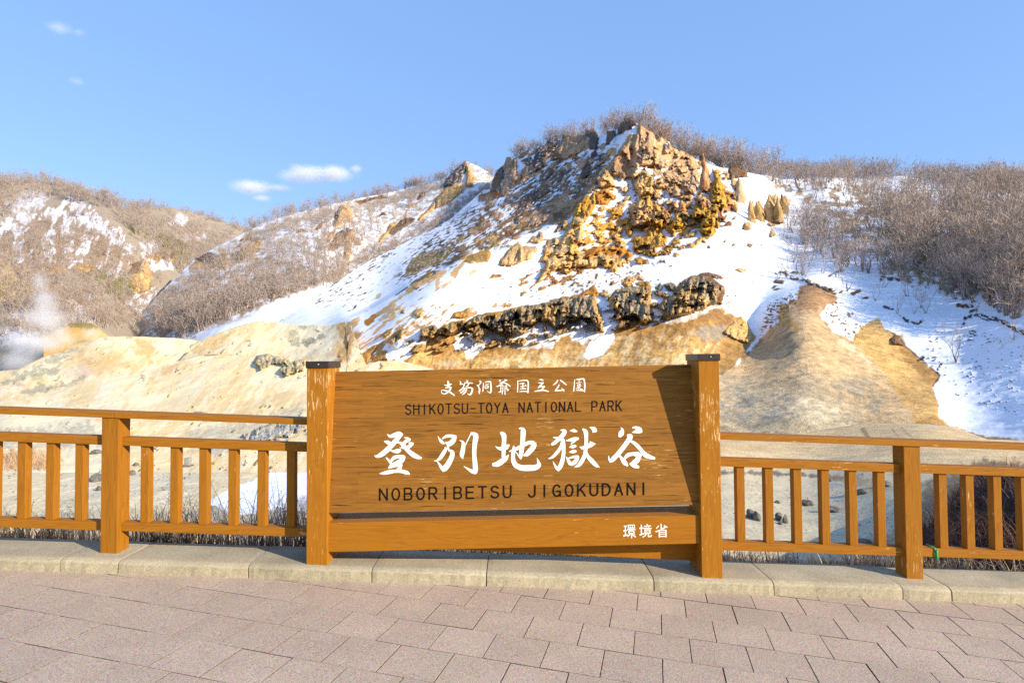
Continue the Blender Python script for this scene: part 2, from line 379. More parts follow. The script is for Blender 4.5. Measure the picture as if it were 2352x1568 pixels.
# ------------------------------------------------------------------ the park sign
def sy(X): return 4.168+0.0145*(X+1.43)
sign = empty('park_sign', (0.0, sy(0), zk(0, 4.2)))
tag(sign, 'large brown wooden sign board with white and black carved lettering between two capped posts', 'sign')
for (x0, x1, zt) in ((-1.4318, -1.286, 1.415), (1.312, 1.4575, 1.449)):
    z0 = zk((x0+x1)/2, 4.2)-0.01
    bm = boxbm(x0, x1, sy(x0), sy(x0)+0.285, z0, zt); po = attach(bm_obj('sign_post', bm, wood_sign, bevel=0.005), sign)
    bm = boxbm(x0-0.007, x1+0.007, sy(x0)-0.007, sy(x0)+0.292, zt-0.002, zt+0.046); cp = attach(bm_obj('cap', bm, m_cap, bevel=0.003), po)
    bm = bmesh.new(); bmesh.ops.create_icosphere(bm, subdivisions=2, radius=0.006, matrix=Matrix.Translation(((x0+x1)/2+0.01, sy(x0)-0.008, zt+0.024))); attach(bm_obj('screw', bm, m_screw, smooth=True), cp)
def slab(name, cor, thick, mat, parent, bev=0.004, ext=0.0):
    TL, TR, BR, BL = [np.array(c) for c in cor]; ux = (TR-TL)/np.linalg.norm(TR-TL); TL = TL-ux*ext; BL = BL-ux*ext; TR = TR+ux*ext; BR = BR+ux*ext
    n = np.cross(TR-TL, BL-TL); n /= np.linalg.norm(n)
    if n[1] < 0: n = -n
    bm = bmesh.new(); hexa(bm, [BL, BR, BR+n*thick, BL+n*thick, TL, TR, TR+n*thick, TL+n*thick]); return attach(bm_obj(name, bm, mat, bevel=bev), parent)
pb, pt = 0.032, 0.185
cor = [at(768, 853.4, sy(-1.3)+pt), at(1586, 836.7, sy(1.31)+pt), at(1605, 1158.9, sy(1.31)+pb), at(757, 1178, sy(-1.3)+pb)]
panel = slab('panel', cor, 0.055, wood_panel, sign, 0.003, 0.03)
bcor = [at(756, 1200.6, sy(-1.3)+0.022), at(1605, 1182.6, sy(1.31)+0.022), at(1606, 1247.6, sy(1.31)+0.022), at(754.8, 1267.4, sy(-1.3)+0.022)]
beam = slab('beam', bcor, 0.275, wood_beam, sign, 0.004, 0.03)
q0, q1 = at(757, 1248.5, sy(-1.3)+0.16), at(1606, 1287.6, sy(1.31)+0.16)
slab('rear_board', [q0+[0, 0, .13], q1+[0, 0, .13], q1, q0], 0.04, wood_beam, sign, 0.003, 0.03)

def catmull(pts, n=8):
    p = [np.array(q, float) for q in pts]
    if len(p) == 2: return [p[0]+(p[1]-p[0])*i/4 for i in range(5)]
    p = [2*p[0]-p[1]]+p+[2*p[-1]-p[-2]]; out = []
    for i in range(1, len(p)-2):
        a, b, c, d = p[i-1:i+3]
        for k in range(n):
            s = k/n; out.append(0.5*((2*b)+(c-a)*s+(2*a-5*b+4*c-d)*s*s+(3*b-a-3*c+d)*s**3))
    out.append(p[-2]); return out
_ord = [0]
def strokes_mesh(groups, plane, name, mat, parent, lift=0.0016):
    p0, n = plane; V, Fc = [], []
    def put(x, y):
        r = ray(x, y); s = ((p0-CAM)@n)/(r@n); _ord[0] += 1
        V.append(CAM+r*s+n*(lift+(_ord[0] % 400)*2.5e-6)); return len(V)-1
    for (x0, y0, sc, strokes, sm, capr) in groups:      # coordinates: photograph offset + scale
        for st in strokes:
            pts = [((x0+q[0]*sc)*0.57422, (y0+q[1]*sc)*0.57422, q[2]*sc*0.57422) for q in st]
            c = catmull(pts) if sm else [np.array(q) for q in pts]
            row = []
            for i, q in enumerate(c):
                d = (c[min(i+1, len(c)-1)]-c[max(i-1, 0)])[:2]; d = d/(np.linalg.norm(d)+1e-9); w = max(q[2], 0.15)
                if not sm:                                  # square corners mitred
                    pass
                row.append((put(q[0]-d[1]*w, q[1]+d[0]*w), put(q[0]+d[1]*w, q[1]-d[0]*w)))
            for a, b2 in zip(row[:-1], row[1:]): Fc.append((a[0], a[1], b2[1], b2[0]))
            if capr:
                for q, r2, sg in ((c[0], c[1], -1), (c[-1], c[-2], -1)):
                    d = (r2-q)[:2]; d = -d/(np.linalg.norm(d)+1e-9); w = max(q[2], 0.15); th = math.atan2(d[1], d[0])
                    ctr = put(q[0], q[1]); arc = [put(q[0]+w*math.cos(th-math.pi/2+math.pi*k/8), q[1]+w*math.sin(th-math.pi/2+math.pi*k/8)) for k in range(9)]
                    for k in range(0, 8, 2): Fc.append((ctr, arc[k], arc[k+1], arc[k+2]))
    o = mesh_obj(name, V, Fc, mat); return attach(o, parent)
nP = np.cross(cor[1]-cor[0], cor[3]-cor[0]); nP /= np.linalg.norm(nP); nP = nP if nP[1] < 0 else -nP
nB = np.cross(bcor[1]-bcor[0], bcor[3]-bcor[0]); nB /= np.linalg.norm(nB); nB = nB if nB[1] < 0 else -nB
S = 220/896
big = [
 (1480, 1700, S, [
  [(287,152,8),(330,180,24),(400,160,36),(470,142,40),(505,152,34)], [(505,150,33),(440,225,38),(360,320,40),(270,410,42),(180,480,38),(110,507,22),(72,490,4)],
  [(238,265,10),(280,275,28),(330,300,30),(350,322,28)], [(440,278,12),(490,285,20),(540,320,34),(580,370,33),(640,430,36),(720,490,40),(790,522,30),(832,532,17)],
  [(560,200,6),(610,215,22),(640,235,26)], [(635,232,26),(590,258,28),(545,300,26)], [(640,288,14),(688,302,26)], [(688,302,26),(640,345,28),(590,365,22),(530,370,12),(482,360,4)],
  [(335,412,6),(390,425,22),(450,420,38),(485,408,26)], [(268,532,12),(300,565,18),(340,610,24)], [(380,640,30),(340,670,30),(315,690,18)],
  [(350,575,22),(400,525,30),(470,510,26),(540,518,34)], [(545,522,34),(520,570,38),(460,610,42),(400,640,38)], [(312,690,16),(380,660,28),(450,640,34),(508,645,22)], [(505,650,26),(470,720,32),(430,750,26)],
  [(160,785,6),(220,780,24),(320,760,32),(420,745,26),(520,750,30),(600,772,30),(637,790,15)]], True, True),
 (1720, 1700, S, [
  [(130,175,3),(150,220,14),(190,270,26),(225,295,16)], [(202,218,10),(270,178,24),(350,176,26),(400,188,30)], [(402,192,34),(375,255,40),(320,300,40),(285,295,32),(258,282,14)], [(300,320,20),(292,352,18),(300,392,16)],
  [(252,365,14),(250,400,26),(210,470,32),(160,540,26),(110,575,12),(65,582,4)], [(300,408,10),(350,425,28),(365,470,36),(340,550,40),(290,640,46),(235,712,42),(210,745,12)], [(115,585,6),(150,630,16),(190,690,28),(225,730,26)],
  [(485,247,4),(530,270,20),(545,320,32),(535,400,36),(520,480,36),(530,535,14)], [(580,312,10),(612,250,10),(650,172,10),(682,132,16)],
  [(675,130,18),(720,145,32),(745,180,44),(730,300,38),(722,400,36),(722,500,34),(732,600,38),(740,700,42),(735,760,36)], [(735,762,32),(690,752,30),(620,712,18),(550,665,4)]], True, True),
 (1955, 1690, S, [
  [(212,172,30),(245,205,40),(250,280,36),(245,370,36),(243,460,34),(240,545,32)], [(110,385,5),(160,415,22),(230,420,38),(290,390,40),(318,372,22)], [(85,680,32),(150,668,44),(220,622,44),(280,580,32),(326,518,5)],
  [(330,465,5),(380,455,20),(460,420,28),(560,370,28),(650,325,30),(720,330,36)], [(740,350,38),(725,395,42),(680,450,42),(622,508,38),(580,528,18)],
  [(498,95,10),(530,92,20),(560,135,42),(555,250,40),(545,370,38),(530,480,36),(522,555,24),(520,590,8)], [(445,478,6),(490,545,12),(520,585,10)],
  [(405,385,12),(405,450,32),(395,540,32),(402,620,36),(440,690,42),(530,732,46),(640,736,48),(750,730,44),(815,690,36),(808,640,22),(785,572,3)]], True, True),
 (2190, 1685, S, [
  [(210,140,5),(255,145,22),(280,165,32),(250,220,36),(190,280,32),(130,335,28),(80,368,24)], [(95,258,8),(140,268,16),(200,272,22),(245,305,34)], [(245,330,26),(215,420,28),(150,510,26),(80,580,20),(17,605,6)],
  [(250,315,36),(262,400,30),(262,500,30),(250,600,34),(225,690,36),(190,760,34),(172,798,12)], [(88,650,4),(112,700,14),(150,760,24),(180,790,16)], [(372,150,8),(425,148,26),(470,160,16)],
  [(308,310,8),(350,305,20),(430,288,32),(488,280,24)], [(440,310,24),(400,350,14),(378,380,4)], [(360,418,8),(410,408,28),(452,400,20)], [(355,500,6),(410,490,28),(452,485,22)],
  [(310,580,8),(330,620,20),(365,680,30),(392,702,18)], [(350,595,12),(420,578,20),(488,574,26)], [(490,580,28),(475,620,32),(440,665,36),(400,690,28)],
  [(582,130,18),(620,170,36),(630,260,30),(628,360,30),(620,460,30),(605,550,32),(560,640,34),(510,710,28),(437,742,4)], [(528,415,8),(580,430,30),(650,405,34),(720,372,36),(772,364,10)], [(695,330,10),(735,362,24)],
  [(640,500,10),(660,570,28),(720,640,36),(790,710,30),(843,743,6)], [(693,97,10),(750,122,36),(775,145,32)], [(778,145,30),(740,170,12)]], True, True),
 (2420, 1685, S, [
  [(258,95,4),(280,140,26),(262,195,46),(245,230,30)], [(452,102,12),(500,100,24),(560,132,40),(585,162,24)], [(442,178,6),(500,165,26),(560,160,32)],
  [(376,225,20),(410,245,42),(370,320,38),(290,430,38),(200,540,38),(120,622,36),(85,655,16)], [(57,562,6),(64,610,14),(85,655,14)], [(407,320,16),(450,335,24),(520,390,32),(590,470,32),(650,540,38),(720,575,34),(798,598,22)],
  [(232,545,10),(275,610,28),(320,670,38),(362,712,18)], [(320,600,20),(370,548,32),(450,528,30),(530,535,42)], [(555,555,42),(520,630,42),(462,680,44),(425,690,24)], [(412,690,16),(470,720,32),(535,740,24)]], True, True)]
small = [
 (1750, 1500, 320/1344, [
  [(175,105,12),(185,150,18),(185,190,18)], [(110,165,4),(150,170,10),(200,160,14),(232,150,8)], [(140,215,10),(190,200,14),(225,205,12)], [(225,208,12),(215,235,14),(180,280,13),(120,315,9),(80,305,7),(65,275,6),(85,250,7),(140,262,11),(200,280,14),(250,315,13),(283,338,10)],
  [(375,100,4),(390,130,12),(380,155,8)], [(385,150,10),(430,150,8)], [(468,110,4),(455,150,10),(435,190,9)], [(490,90,8),(505,110,12),(490,130,8)], [(500,135,8),(545,130,8),(590,135,6)], [(530,140,8),(510,175,9),(475,190,5)],
  [(440,190,8),(420,225,12),(380,255,12),(366,262,8)], [(430,222,8),(500,212,10),(560,212,11),(585,228,13)], [(588,232,13),(580,270,15),(560,315,15),(535,328,10),(507,310,5)], [(455,235,9),(425,275,12),(390,295,10)], [(490,225,10),(475,270,13),(440,310,10),(412,330,4)],
  [(710,98,10),(725,115,13),(715,145,8),(690,170,6)], [(660,170,5),(685,182,11),(700,230,8),(700,280,12),(702,310,7)], [(722,225,3),(712,270,6),(705,305,6)], [(770,135,8),(768,200,9),(760,270,9)], [(797,120,7),(840,110,9),(882,110,12)], [(888,110,13),(896,160,12),(900,230,13),(895,280,12),(882,298,8)], [(880,298,7),(850,280,5),(836,260,3)],
  [(800,162,5),(835,155,8),(858,150,6)], [(795,190,5),(800,212,8),(808,225,6)], [(800,188,5),(850,184,9)], [(855,188,8),(850,208,8),(820,222,7)],
  [(1045,95,14),(1060,85,7)], [(1160,82,8),(1120,105,10),(1075,125,9),(1045,130,5)], [(1130,76,7),(1163,88,9)], [(1110,115,9),(1060,160,10),(1010,188,9),(987,185,4)], [(1110,125,8),(1170,150,9),(1223,188,8)],
  [(1050,182,5),(1085,175,7),(1104,170,5)], [(1062,188,6),(1057,268,6)], [(1100,182,6),(1098,250,6),(1085,313,8)], [(1062,214,4),(1095,209,4)], [(1062,242,4),(1095,237,4)], [(1032,285,9),(1070,276,7),(1108,256,4)],
  [(1132,180,5),(1160,172,8)], [(1162,176,8),(1164,198,7),(1150,215,7)], [(1152,218,7),(1188,248,11),(1166,258,7)], [(1134,188,7),(1133,322,8)]], True, True),
 (2040, 1490, 320/1344, [
  [(130,138,8),(130,230,9),(125,322,9)], [(140,140,6),(210,132,8),(280,128,11)], [(288,130,12),(305,165,11),(305,250,12),(300,336,10)], [(162,318,6),(230,312,8),(288,315,8)], [(167,185,7),(215,180,9),(238,178,7)], [(178,235,7),(225,228,8),(252,222,6)], [(172,275,7),(225,268,9),(268,268,8)], [(215,187,9),(212,266,9)], [(260,202,6),(268,224,8)],
  [(495,115,6),(530,120,13),(553,130,9)], [(477,170,6),(520,175,11),(558,170,9)], [(555,174,11),(510,215,11),(472,258,6)], [(477,240,6),(540,235,11),(578,228,8)], [(578,235,9),(530,290,11)], [(412,315,6),(470,305,11),(560,295,11),(643,315,9)],
  [(798,130,10),(775,170,11),(722,210,5)], [(842,125,8),(890,160,12),(943,205,8)], [(825,205,9),(800,250,12),(760,300,9)], [(757,305,9),(820,300,10),(903,290,10)], [(867,265,6),(893,285,10),(905,313,8)],
  [(1085,120,6),(1080,200,9),(1070,308,9)], [(1107,115,6),(1170,105,8),(1232,105,12)], [(1238,108,13),(1250,150,12),(1255,230,13),(1250,318,10)], [(1112,295,6),(1180,298,8),(1243,305,8)], [(1132,130,4),(1188,120,6)], [(1160,117,6),(1160,168,6)], [(1112,178,5),(1160,165,6),(1198,158,5)], [(1132,202,5),(1178,192,7)], [(1178,196,7),(1165,215,6),(1137,225,5)], [(1130,204,5),(1132,228,5)], [(1195,215,5),(1150,245,7),(1107,270,5)], [(1142,250,6),(1145,288,5)], [(1152,250,6),(1190,275,8),(1218,280,6)]], True, True)]
K = 220/1344
env = [(2470, 2080, K, [[(a, b2, w), (c, d, w)] for (a, b2, c, d, w) in (
  (150,140,228,140,15),(188,140,190,372,15),(138,254,228,248,15),(138,384,244,345,17),(245,114,424,110,12),(257,112,259,186,12),(410,110,413,184,12),(246,180,424,177,12),(309,112,309,182,9),(361,112,361,182,9),(234,221,438,216,15),(278,246,279,320,14),(398,246,398,318,14),(266,256,412,254,14),(264,312,412,308,13),(338,310,236,394,14),(342,322,340,432,16),(356,340,442,404,16),(428,334,386,358,10),
  (578,100,580,352,15),(530,190,642,181,15),(534,357,644,318,17),(722,88,722,132,16),(642,141,816,131,14),(688,144,706,188,11),(772,138,750,188,11),(628,196,834,191,14),(668,218,668,328,14),(792,216,793,326,14),(656,231,806,228,13),(668,276,793,273,10),(656,320,806,317,13),(694,322,676,372,16),(680,366,612,407,14),(752,322,752,392,15),(740,392,822,388,15),(818,400,828,348,12),
  (1065,80,1066,205,16),(1010,126,944,197,14),(1128,122,1218,170,15),(1168,162,1060,228,18),(1070,224,924,277,14),(1018,232,1020,414,16),(1180,226,1183,410,16),(1010,241,1192,236,13),(1030,286,1172,282,10),(1030,331,1172,327,10),(1020,388,1186,384,14))], False, False)]
strokes_mesh(big, (cor[0], nP), 'white_place_lettering', m_white, panel)
strokes_mesh(small, (cor[0], nP), 'white_park_lettering', m_white, panel)
strokes_mesh(env, (bcor[0], nB), 'white_agency_lettering', m_white, beam)
def arc(cx, cy, rx, ry, a0, a1, n=8): return [(cx+rx*math.cos(R(a0+(a1-a0)*i/n)), cy+ry*math.sin(R(a0+(a1-a0)*i/n))) for i in range(n+1)]
# sign-writer's capitals on a unit box (x 0..1 right, y 0..1 down), one list of points per stroke
GL = {'A': [[(0,1),(.5,0)],[(.5,0),(1,1)],[(.2,.64),(.8,.64)]], 'B': [[(0,0),(0,1)],[(0,0)]+arc(.62,.24,.33,.24,-90,90)+[(0,.48)],[(0,.48)]+arc(.62,.74,.38,.26,-90,90)+[(0,1)]],
 'D': [[(0,0),(0,1)],[(0,0)]+arc(.4,.5,.6,.5,-90,90)+[(0,1)]], 'E': [[(0,0),(0,1)],[(0,0),(.95,0)],[(0,.48),(.85,.48)],[(0,1),(.95,1)]], 'G': [arc(.5,.5,.5,.5,-40,-320,14),[(.55,.56),(.97,.56)],[(.97,.56),(.97,.98)]],
 'H': [[(0,0),(0,1)],[(1,0),(1,1)],[(0,.48),(1,.48)]], 'I': [[(.5,0),(.5,1)]], 'J': [[(.9,0),(.9,.72)]+arc(.47,.72,.43,.28,0,170)], 'K': [[(0,0),(0,1)],[(.95,0),(0,.62)],[(.36,.4),(1,1)]], 'L': [[(0,0),(0,1)],[(0,1),(.95,1)]],
 'N': [[(0,1),(0,0)],[(0,0),(1,1)],[(1,1),(1,0)]], 'O': [arc(.5,.5,.5,.5,0,360,18)], 'P': [[(0,0),(0,1)],[(0,0)]+arc(.66,.27,.34,.27,-90,90)+[(0,.54)]], 'R': [[(0,0),(0,1)],[(0,0)]+arc(.66,.26,.34,.26,-90,90)+[(0,.52)],[(.5,.52),(1,1)]],
 'S': [arc(.5,.25,.46,.25,-25,-180,8)+arc(.5,.25,.46,.24,-190,-268,4)+arc(.5,.75,.5,.25,-88,0,4)+arc(.5,.75,.5,.25,10,165,8)], 'T': [[(0,0),(1,0)],[(.5,0),(.5,1)]], 'U': [[(0,0),(0,.68)]+arc(.5,.68,.5,.32,180,0,10)+[(1,.68),(1,0)]], 'Y': [[(0,0),(.5,.5)],[(1,0),(.5,.5)],[(.5,.5),(.5,1)]], '-': [[(0.05,.52),(.9,.52)]]}
def latin(text, x0, pitch, w, h, yt0, yt1, n, th):
    out = []
    for k, ch in enumerate(text):
        if ch == ' ': continue
        cx = x0+pitch*k; yt = yt0+(yt1-yt0)*k/(len(text)-1)
        for st in GL[ch]:
            pts = [(cx-w/2+w*px, yt+h*py-0.018*w*(px-.5), th) for px, py in st]
            out.append(pts)
    return out
ZS = 1800/2352
strokes_mesh([(1150, 1350, ZS, latin('SHIKOTSU-TOYA NATIONAL PARK', 632, 42.3, 27, 50, 350, 331, 27, 3.0), False, True)], (cor[0], nP), 'black_park_lettering', m_black, panel)
strokes_mesh([(1150, 1350, ZS, latin('NOBORIBETSU JIGOKUDANI', 502, 64.7, 38, 59, 789, 759, 22, 4.2), False, True)], (cor[0], nP), 'black_place_lettering', m_black, panel)
# ------------------------------------------------------------------ terrain
WIN = {'W1': (1099.6, 249.8, .1703), 'W2': (1449.9, 249.8, .1703), 'W3': (799.9, 500.1, .1703), 'W4': (1200.1, 500.1, .1703), 'W5': (700.0, 660.4, .1702), 'W6': (1600.3, 500.1, .1703), 'W7': (1600.3, 767.2, .1702),
       'R7': (1952.3, 600.1, .2981), 'R8': (1952.3, 849.8, .2981), 'R1': (0, 350.3, .2981), 'R2': (299.8, 350.3, .2981), 'R3': (0, 600.1, .2981), 'R4': (350.3, 689.1, .2981), 'R5': (0, 849.8, .2981), 'W8': (700.0, 350.3, .2981), 'D': (0, 0, 1)}
def wp(win, pts):
    a, b, s = WIN[win]; return [(a+s*x, b+s*y) for x, y in pts]
SNOW = (.80, .82, .86); TAN = (.62, .39, .21); PINKTAN = (.50, .315, .205); DARKTAN = (.17, .12, .09); DARK = (.11, .088, .078); CLIFF = (.50, .32, .14); OCHRE = (.58, .31, .06); ORANGE = (.50, .21, .035)
YELLOW = (.62, .40, .07); OLIVE = (.36, .25, .09); RUST = (.30, .12, .05); BROWN = (.22, .125, .07); SOIL = (.44, .26, .10); GREYT = (.50, .42, .32); PALE = (.70, .52, .31); CREAM = (.76, .66, .50); GREY = (.30, .28, .27); OCHT = (.68, .43, .18); PEACH = (.70, .43, .20)

class Layer: pass
def make_layer(name, x0, x1, step, sky, ybot, ctrl, mat, base, ops, kind='structure', jag=0.0, rows=None, dispfac=1.0, back=True, seed=0, dmod=None):
    nx = int((x1-x0)/step)+1; xs = np.linspace(x0, x1, nx)
    sk = np.array(sorted(sky)); ys = np.interp(xs, sk[:, 0], sk[:, 1])
    if jag: ys = ys + jag*fbm(xyz(xs/7.0, seed, 1.5), 4)
    yb = np.array(ybot); ybs = np.maximum(np.interp(xs, yb[:, 0], yb[:, 1]), ys+3)
    ny = rows or int(np.max(ybs-ys)/step)+1; tt = np.linspace(0, 1, ny)
    X = np.broadcast_to(xs, (ny, nx)).copy(); Y = ys[None]+(ybs-ys)[None]*tt[:, None]
    tps = TPS(ctrl); D = tps(X, Y)
    if dmod: D = dmod(X, Y, D)
    p = at(X, Y, D)
    scl = D/1372.0                                  # metres per survey pixel there
    col = np.empty((ny, nx, 3)); col[:] = base; alpha = np.full((ny, nx), 0.12); disp = np.zeros((ny, nx)); lab = np.zeros((ny, nx))
    w1 = fbm(xyz(X/14.0, Y/14.0, seed+.3), 4); w2 = fbm(xyz(X/14.0, Y/14.0, seed+5.3), 4); w3 = fbm(xyz(X/45.0, Y/45.0, seed+2.3), 4)
    ctx = dict(X=X, Y=Y, D=D, p=p, col=col, alpha=alpha, disp=disp, lab=lab, scl=scl, w1=w1, w2=w2, w3=w3)
    for op in ops: op(ctx)
    earth = sstep(0.02, 0.12, col[..., 0]-col[..., 2])[..., None]; col[:] = col*(1-earth*(1-np.array([1.0, .96, .80])))
    D2 = D-disp*dispfac
    p2 = at(X, Y, D2); V = p2.reshape(-1, 3); rgba = np.concatenate([col, alpha[..., None]], -1).reshape(-1, 4)
    idx = np.arange(ny*nx).reshape(ny, nx); f = np.stack([idx[1:, :-1], idx[1:, 1:], idx[:-1, 1:], idx[:-1, :-1]], -1).reshape(-1, 4)
    if back:                                        # far side of the crest
        top = p2[0]; r = top-CAM; r[:, 2] = 0; r /= np.linalg.norm(r, axis=1)[:, None]; ex = []
        for d, h in ((6, -2), (30, -14), (90, -60)): ex.append(top+r*d+np.array([0, 0, h]))
        n0 = len(V); V = np.concatenate([V]+ex); rgba = np.concatenate([rgba]+[np.c_[col[0], alpha[0]]]*3)
        prev = idx[0]
        for k in range(3):
            cur = n0+k*nx+np.arange(nx); f = np.concatenate([f, np.stack([prev[:-1], prev[1:], cur[1:], cur[:-1]], -1)]); prev = cur
    o = mesh_obj(name, V, f, mat, smooth=True, attrs={'Col': rgba}); tag(o, kind=kind)
    lay = Layer(); lay.xs = xs; lay.ys = ys; lay.ybs = ybs; lay.p = p2; lay.ny = ny; lay.obj = o; lay.disp = disp
    def find(x, y):
        i = int(np.clip(round((x-x0)/(x1-x0)*(nx-1)), 0, nx-1)); j = int(np.clip(round((y-ys[i])/(ybs[i]-ys[i])*(ny-1)), 0, ny-1)); return p2[j, i]
    lay.find = find; return lay

def region(ctx, win, pts, soft, warp, line=None):
    X, Y = ctx['X'], ctx['Y']; q = wp(win, pts); a = np.array(q); m = 14+warp*2+(line or 0)
    rr = np.where(((X > a[:, 0].min()-m) & (X < a[:, 0].max()+m) & (Y > a[:, 1].min()-m) & (Y < a[:, 1].max()+m)).any(0))[0]
    cc = np.where(((Y > a[:, 1].min()-m) & (Y < a[:, 1].max()+m)).any(1))[0]
    if len(rr) == 0 or len(cc) == 0: return None
    sl = (slice(cc[0], cc[-1]+1), slice(rr[0], rr[-1]+1)); x, y = X[sl], Y[sl]
    s = sdline(x, y, q, line) if line else sdpoly(x, y, q)
    s = s + warp*ctx['w1'][sl]
    return sl, s, sstep(-soft, soft, s)
def rock(c, win, pts, h=2.5, c2=None, warp=2.2, soft=0.6, rough=0.9, snow=0.0, flute=2.2, edge=5.0, grain=1.0, var=0.5, line=None, lab=1.0, holes=None, pw=11.0, ph=30.0):
    def f(ctx):
        g = region(ctx, win, pts, soft, warp, line)
        if g is None: return
        sl, s, m = g
        if holes is not None:
            (ang, lx, ly, thr) = holes; ca, sa = math.cos(R(ang)), math.sin(R(ang)); Xh, Yh = ctx['X'][sl], ctx['Y'][sl]
            nn = fbm(xyz((Xh*ca-Yh*sa)/lx, (Xh*sa+Yh*ca)/ly, 6.1+thr), 4); s = np.minimum(s, (nn-thr)*ly*1.6); m = m*sstep(thr-.04, thr+.05, nn)
        p = ctx['p'][sl]; sc = np.median(ctx['scl'][sl])*7
        q = p/np.array([1.0, 5.0, flute])/sc
        rn = ridged(q/np.array([2.6, 2.6, 4.2]), 4, 0.42); n2 = fbm(q*1.3+40, 3); n3 = fbm(q/5.0+9, 3)
        cc = np.array(c)[None, None]*(1+0.0*s[..., None]); t = sstep(-0.15, 0.35, n3*var+0.35*n2*var)[..., None]
        cc = cc*(1-t)+np.array(c2 if c2 else tuple(v*0.62 for v in c))*t
        cc = cc*(1+0.16*n2[..., None])
        sx = fbm(xyz((ctx['X'][sl]+0.35*ctx['Y'][sl])/4.2, ctx['Y'][sl]/26.0, 8.8), 3)[..., None]; cc = cc*(1+np.clip(0.30*var*sx, -.45, .5))
        if snow:
            sv = sstep(0, 0.12, fbm(np.stack([p[..., 0]/sc*0.9, p[..., 1]/sc*0.4, p[..., 2]/sc*3.2], -1), 3)+snow-0.75)[..., None]; cc = cc*(1-sv)+np.array(SNOW)*sv
        col = ctx['col'][sl]; col[:] = col*(1-m[..., None])+cc*m[..., None]
        al = ctx['alpha'][sl]; al[:] = al*(1-m)+grain*m
        pr = sstep(0, edge, s)
        d = ctx['disp'][sl]; wu = ctx['w2'][sl]*.35; Xq, Yq = ctx['X'][sl], ctx['Y'][sl]
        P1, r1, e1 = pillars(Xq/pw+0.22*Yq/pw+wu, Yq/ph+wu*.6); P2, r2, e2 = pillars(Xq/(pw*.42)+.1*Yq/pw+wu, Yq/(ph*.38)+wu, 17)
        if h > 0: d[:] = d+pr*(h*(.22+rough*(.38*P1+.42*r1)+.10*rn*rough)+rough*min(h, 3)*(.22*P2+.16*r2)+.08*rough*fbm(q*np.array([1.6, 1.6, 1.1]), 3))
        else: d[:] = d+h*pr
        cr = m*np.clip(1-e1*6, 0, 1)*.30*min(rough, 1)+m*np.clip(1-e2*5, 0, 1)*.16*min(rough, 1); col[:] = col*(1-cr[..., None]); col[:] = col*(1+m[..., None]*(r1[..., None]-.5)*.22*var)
        lb = ctx['lab'][sl]; lb[:] = np.maximum(lb, m*lab)
    return f
def paint(c, win, pts, soft=6, warp=8, amt=1.0, grain=None, line=None, noise=None, streak=None):
    def f(ctx):
        g = region(ctx, win, pts, soft, warp, line)
        if g is None: return
        sl, s, m = g; m = m*amt
        if noise is not None:
            X, Y = ctx['X'][sl], ctx['Y'][sl]; (ang, lx, ly, thr) = noise; ca, sa = math.cos(R(ang)), math.sin(R(ang))
            u = (X*ca-Y*sa)/lx; v = (X*sa+Y*ca)/ly
            nn = fbm(xyz(u, v, 3.7), 4); m = m*sstep(thr-.05, thr+.08, nn)
        col = ctx['col'][sl]; col[:] = col*(1-m[..., None])+np.array(c)*m[..., None]
        if grain is not None: al = ctx['alpha'][sl]; al[:] = al*(1-m)+grain*m
    return f
def bumpy(amp, size, o=5, mode='fbm', flute=1.0):
    def f(ctx):
        q = ctx['p']/size/np.array([1, 1, flute]); ctx['disp'] += amp*(fbm(q, o) if mode == 'fbm' else ridged(q, o))
    return f
def bump_in(win, pts, amp, ang, lx=34, ly=9):
    def f(ctx):
        g = region(ctx, win, pts, 6, 6)
        if g is None: return
        sl, s, m = g; X, Y = ctx['X'][sl], ctx['Y'][sl]; ca, sa = math.cos(R(ang)), math.sin(R(ang))
        d = ctx['disp'][sl]; d += amp*m*ridged(xyz((X*ca-Y*sa)/lx, (X*sa+Y*ca)/ly, 2.2), 4)*0.5
    return f
def dashes(win, pts, thr, c=DARK, ang=28, lx=13, ly=3.2, h=0.5, warp=6, seed=0):
    def f(ctx):
        g = region(ctx, win, pts, 8, warp)
        if g is None: return
        sl, s, m = g; X, Y = ctx['X'][sl], ctx['Y'][sl]; ca, sa = math.cos(R(ang)), math.sin(R(ang))
        u = (X*ca-Y*sa)/lx; v = (X*sa+Y*ca)/ly
        nn = fbm(xyz(u, v, 1.7+seed), 3)+0.3*ctx['w3'][sl]; k = m*sstep(thr, thr+.12, nn)
        t = sstep(-.2, .4, ctx['w2'][sl])[..., None]; cc = np.array(c)*(1-t)+np.array(BROWN)*t
        col = ctx['col'][sl]; col[:] = col*(1-k[..., None])+cc*k[..., None]
        al = ctx['alpha'][sl]; al[:] = np.maximum(al, k); d = ctx['disp'][sl]; d += h*k
    return f

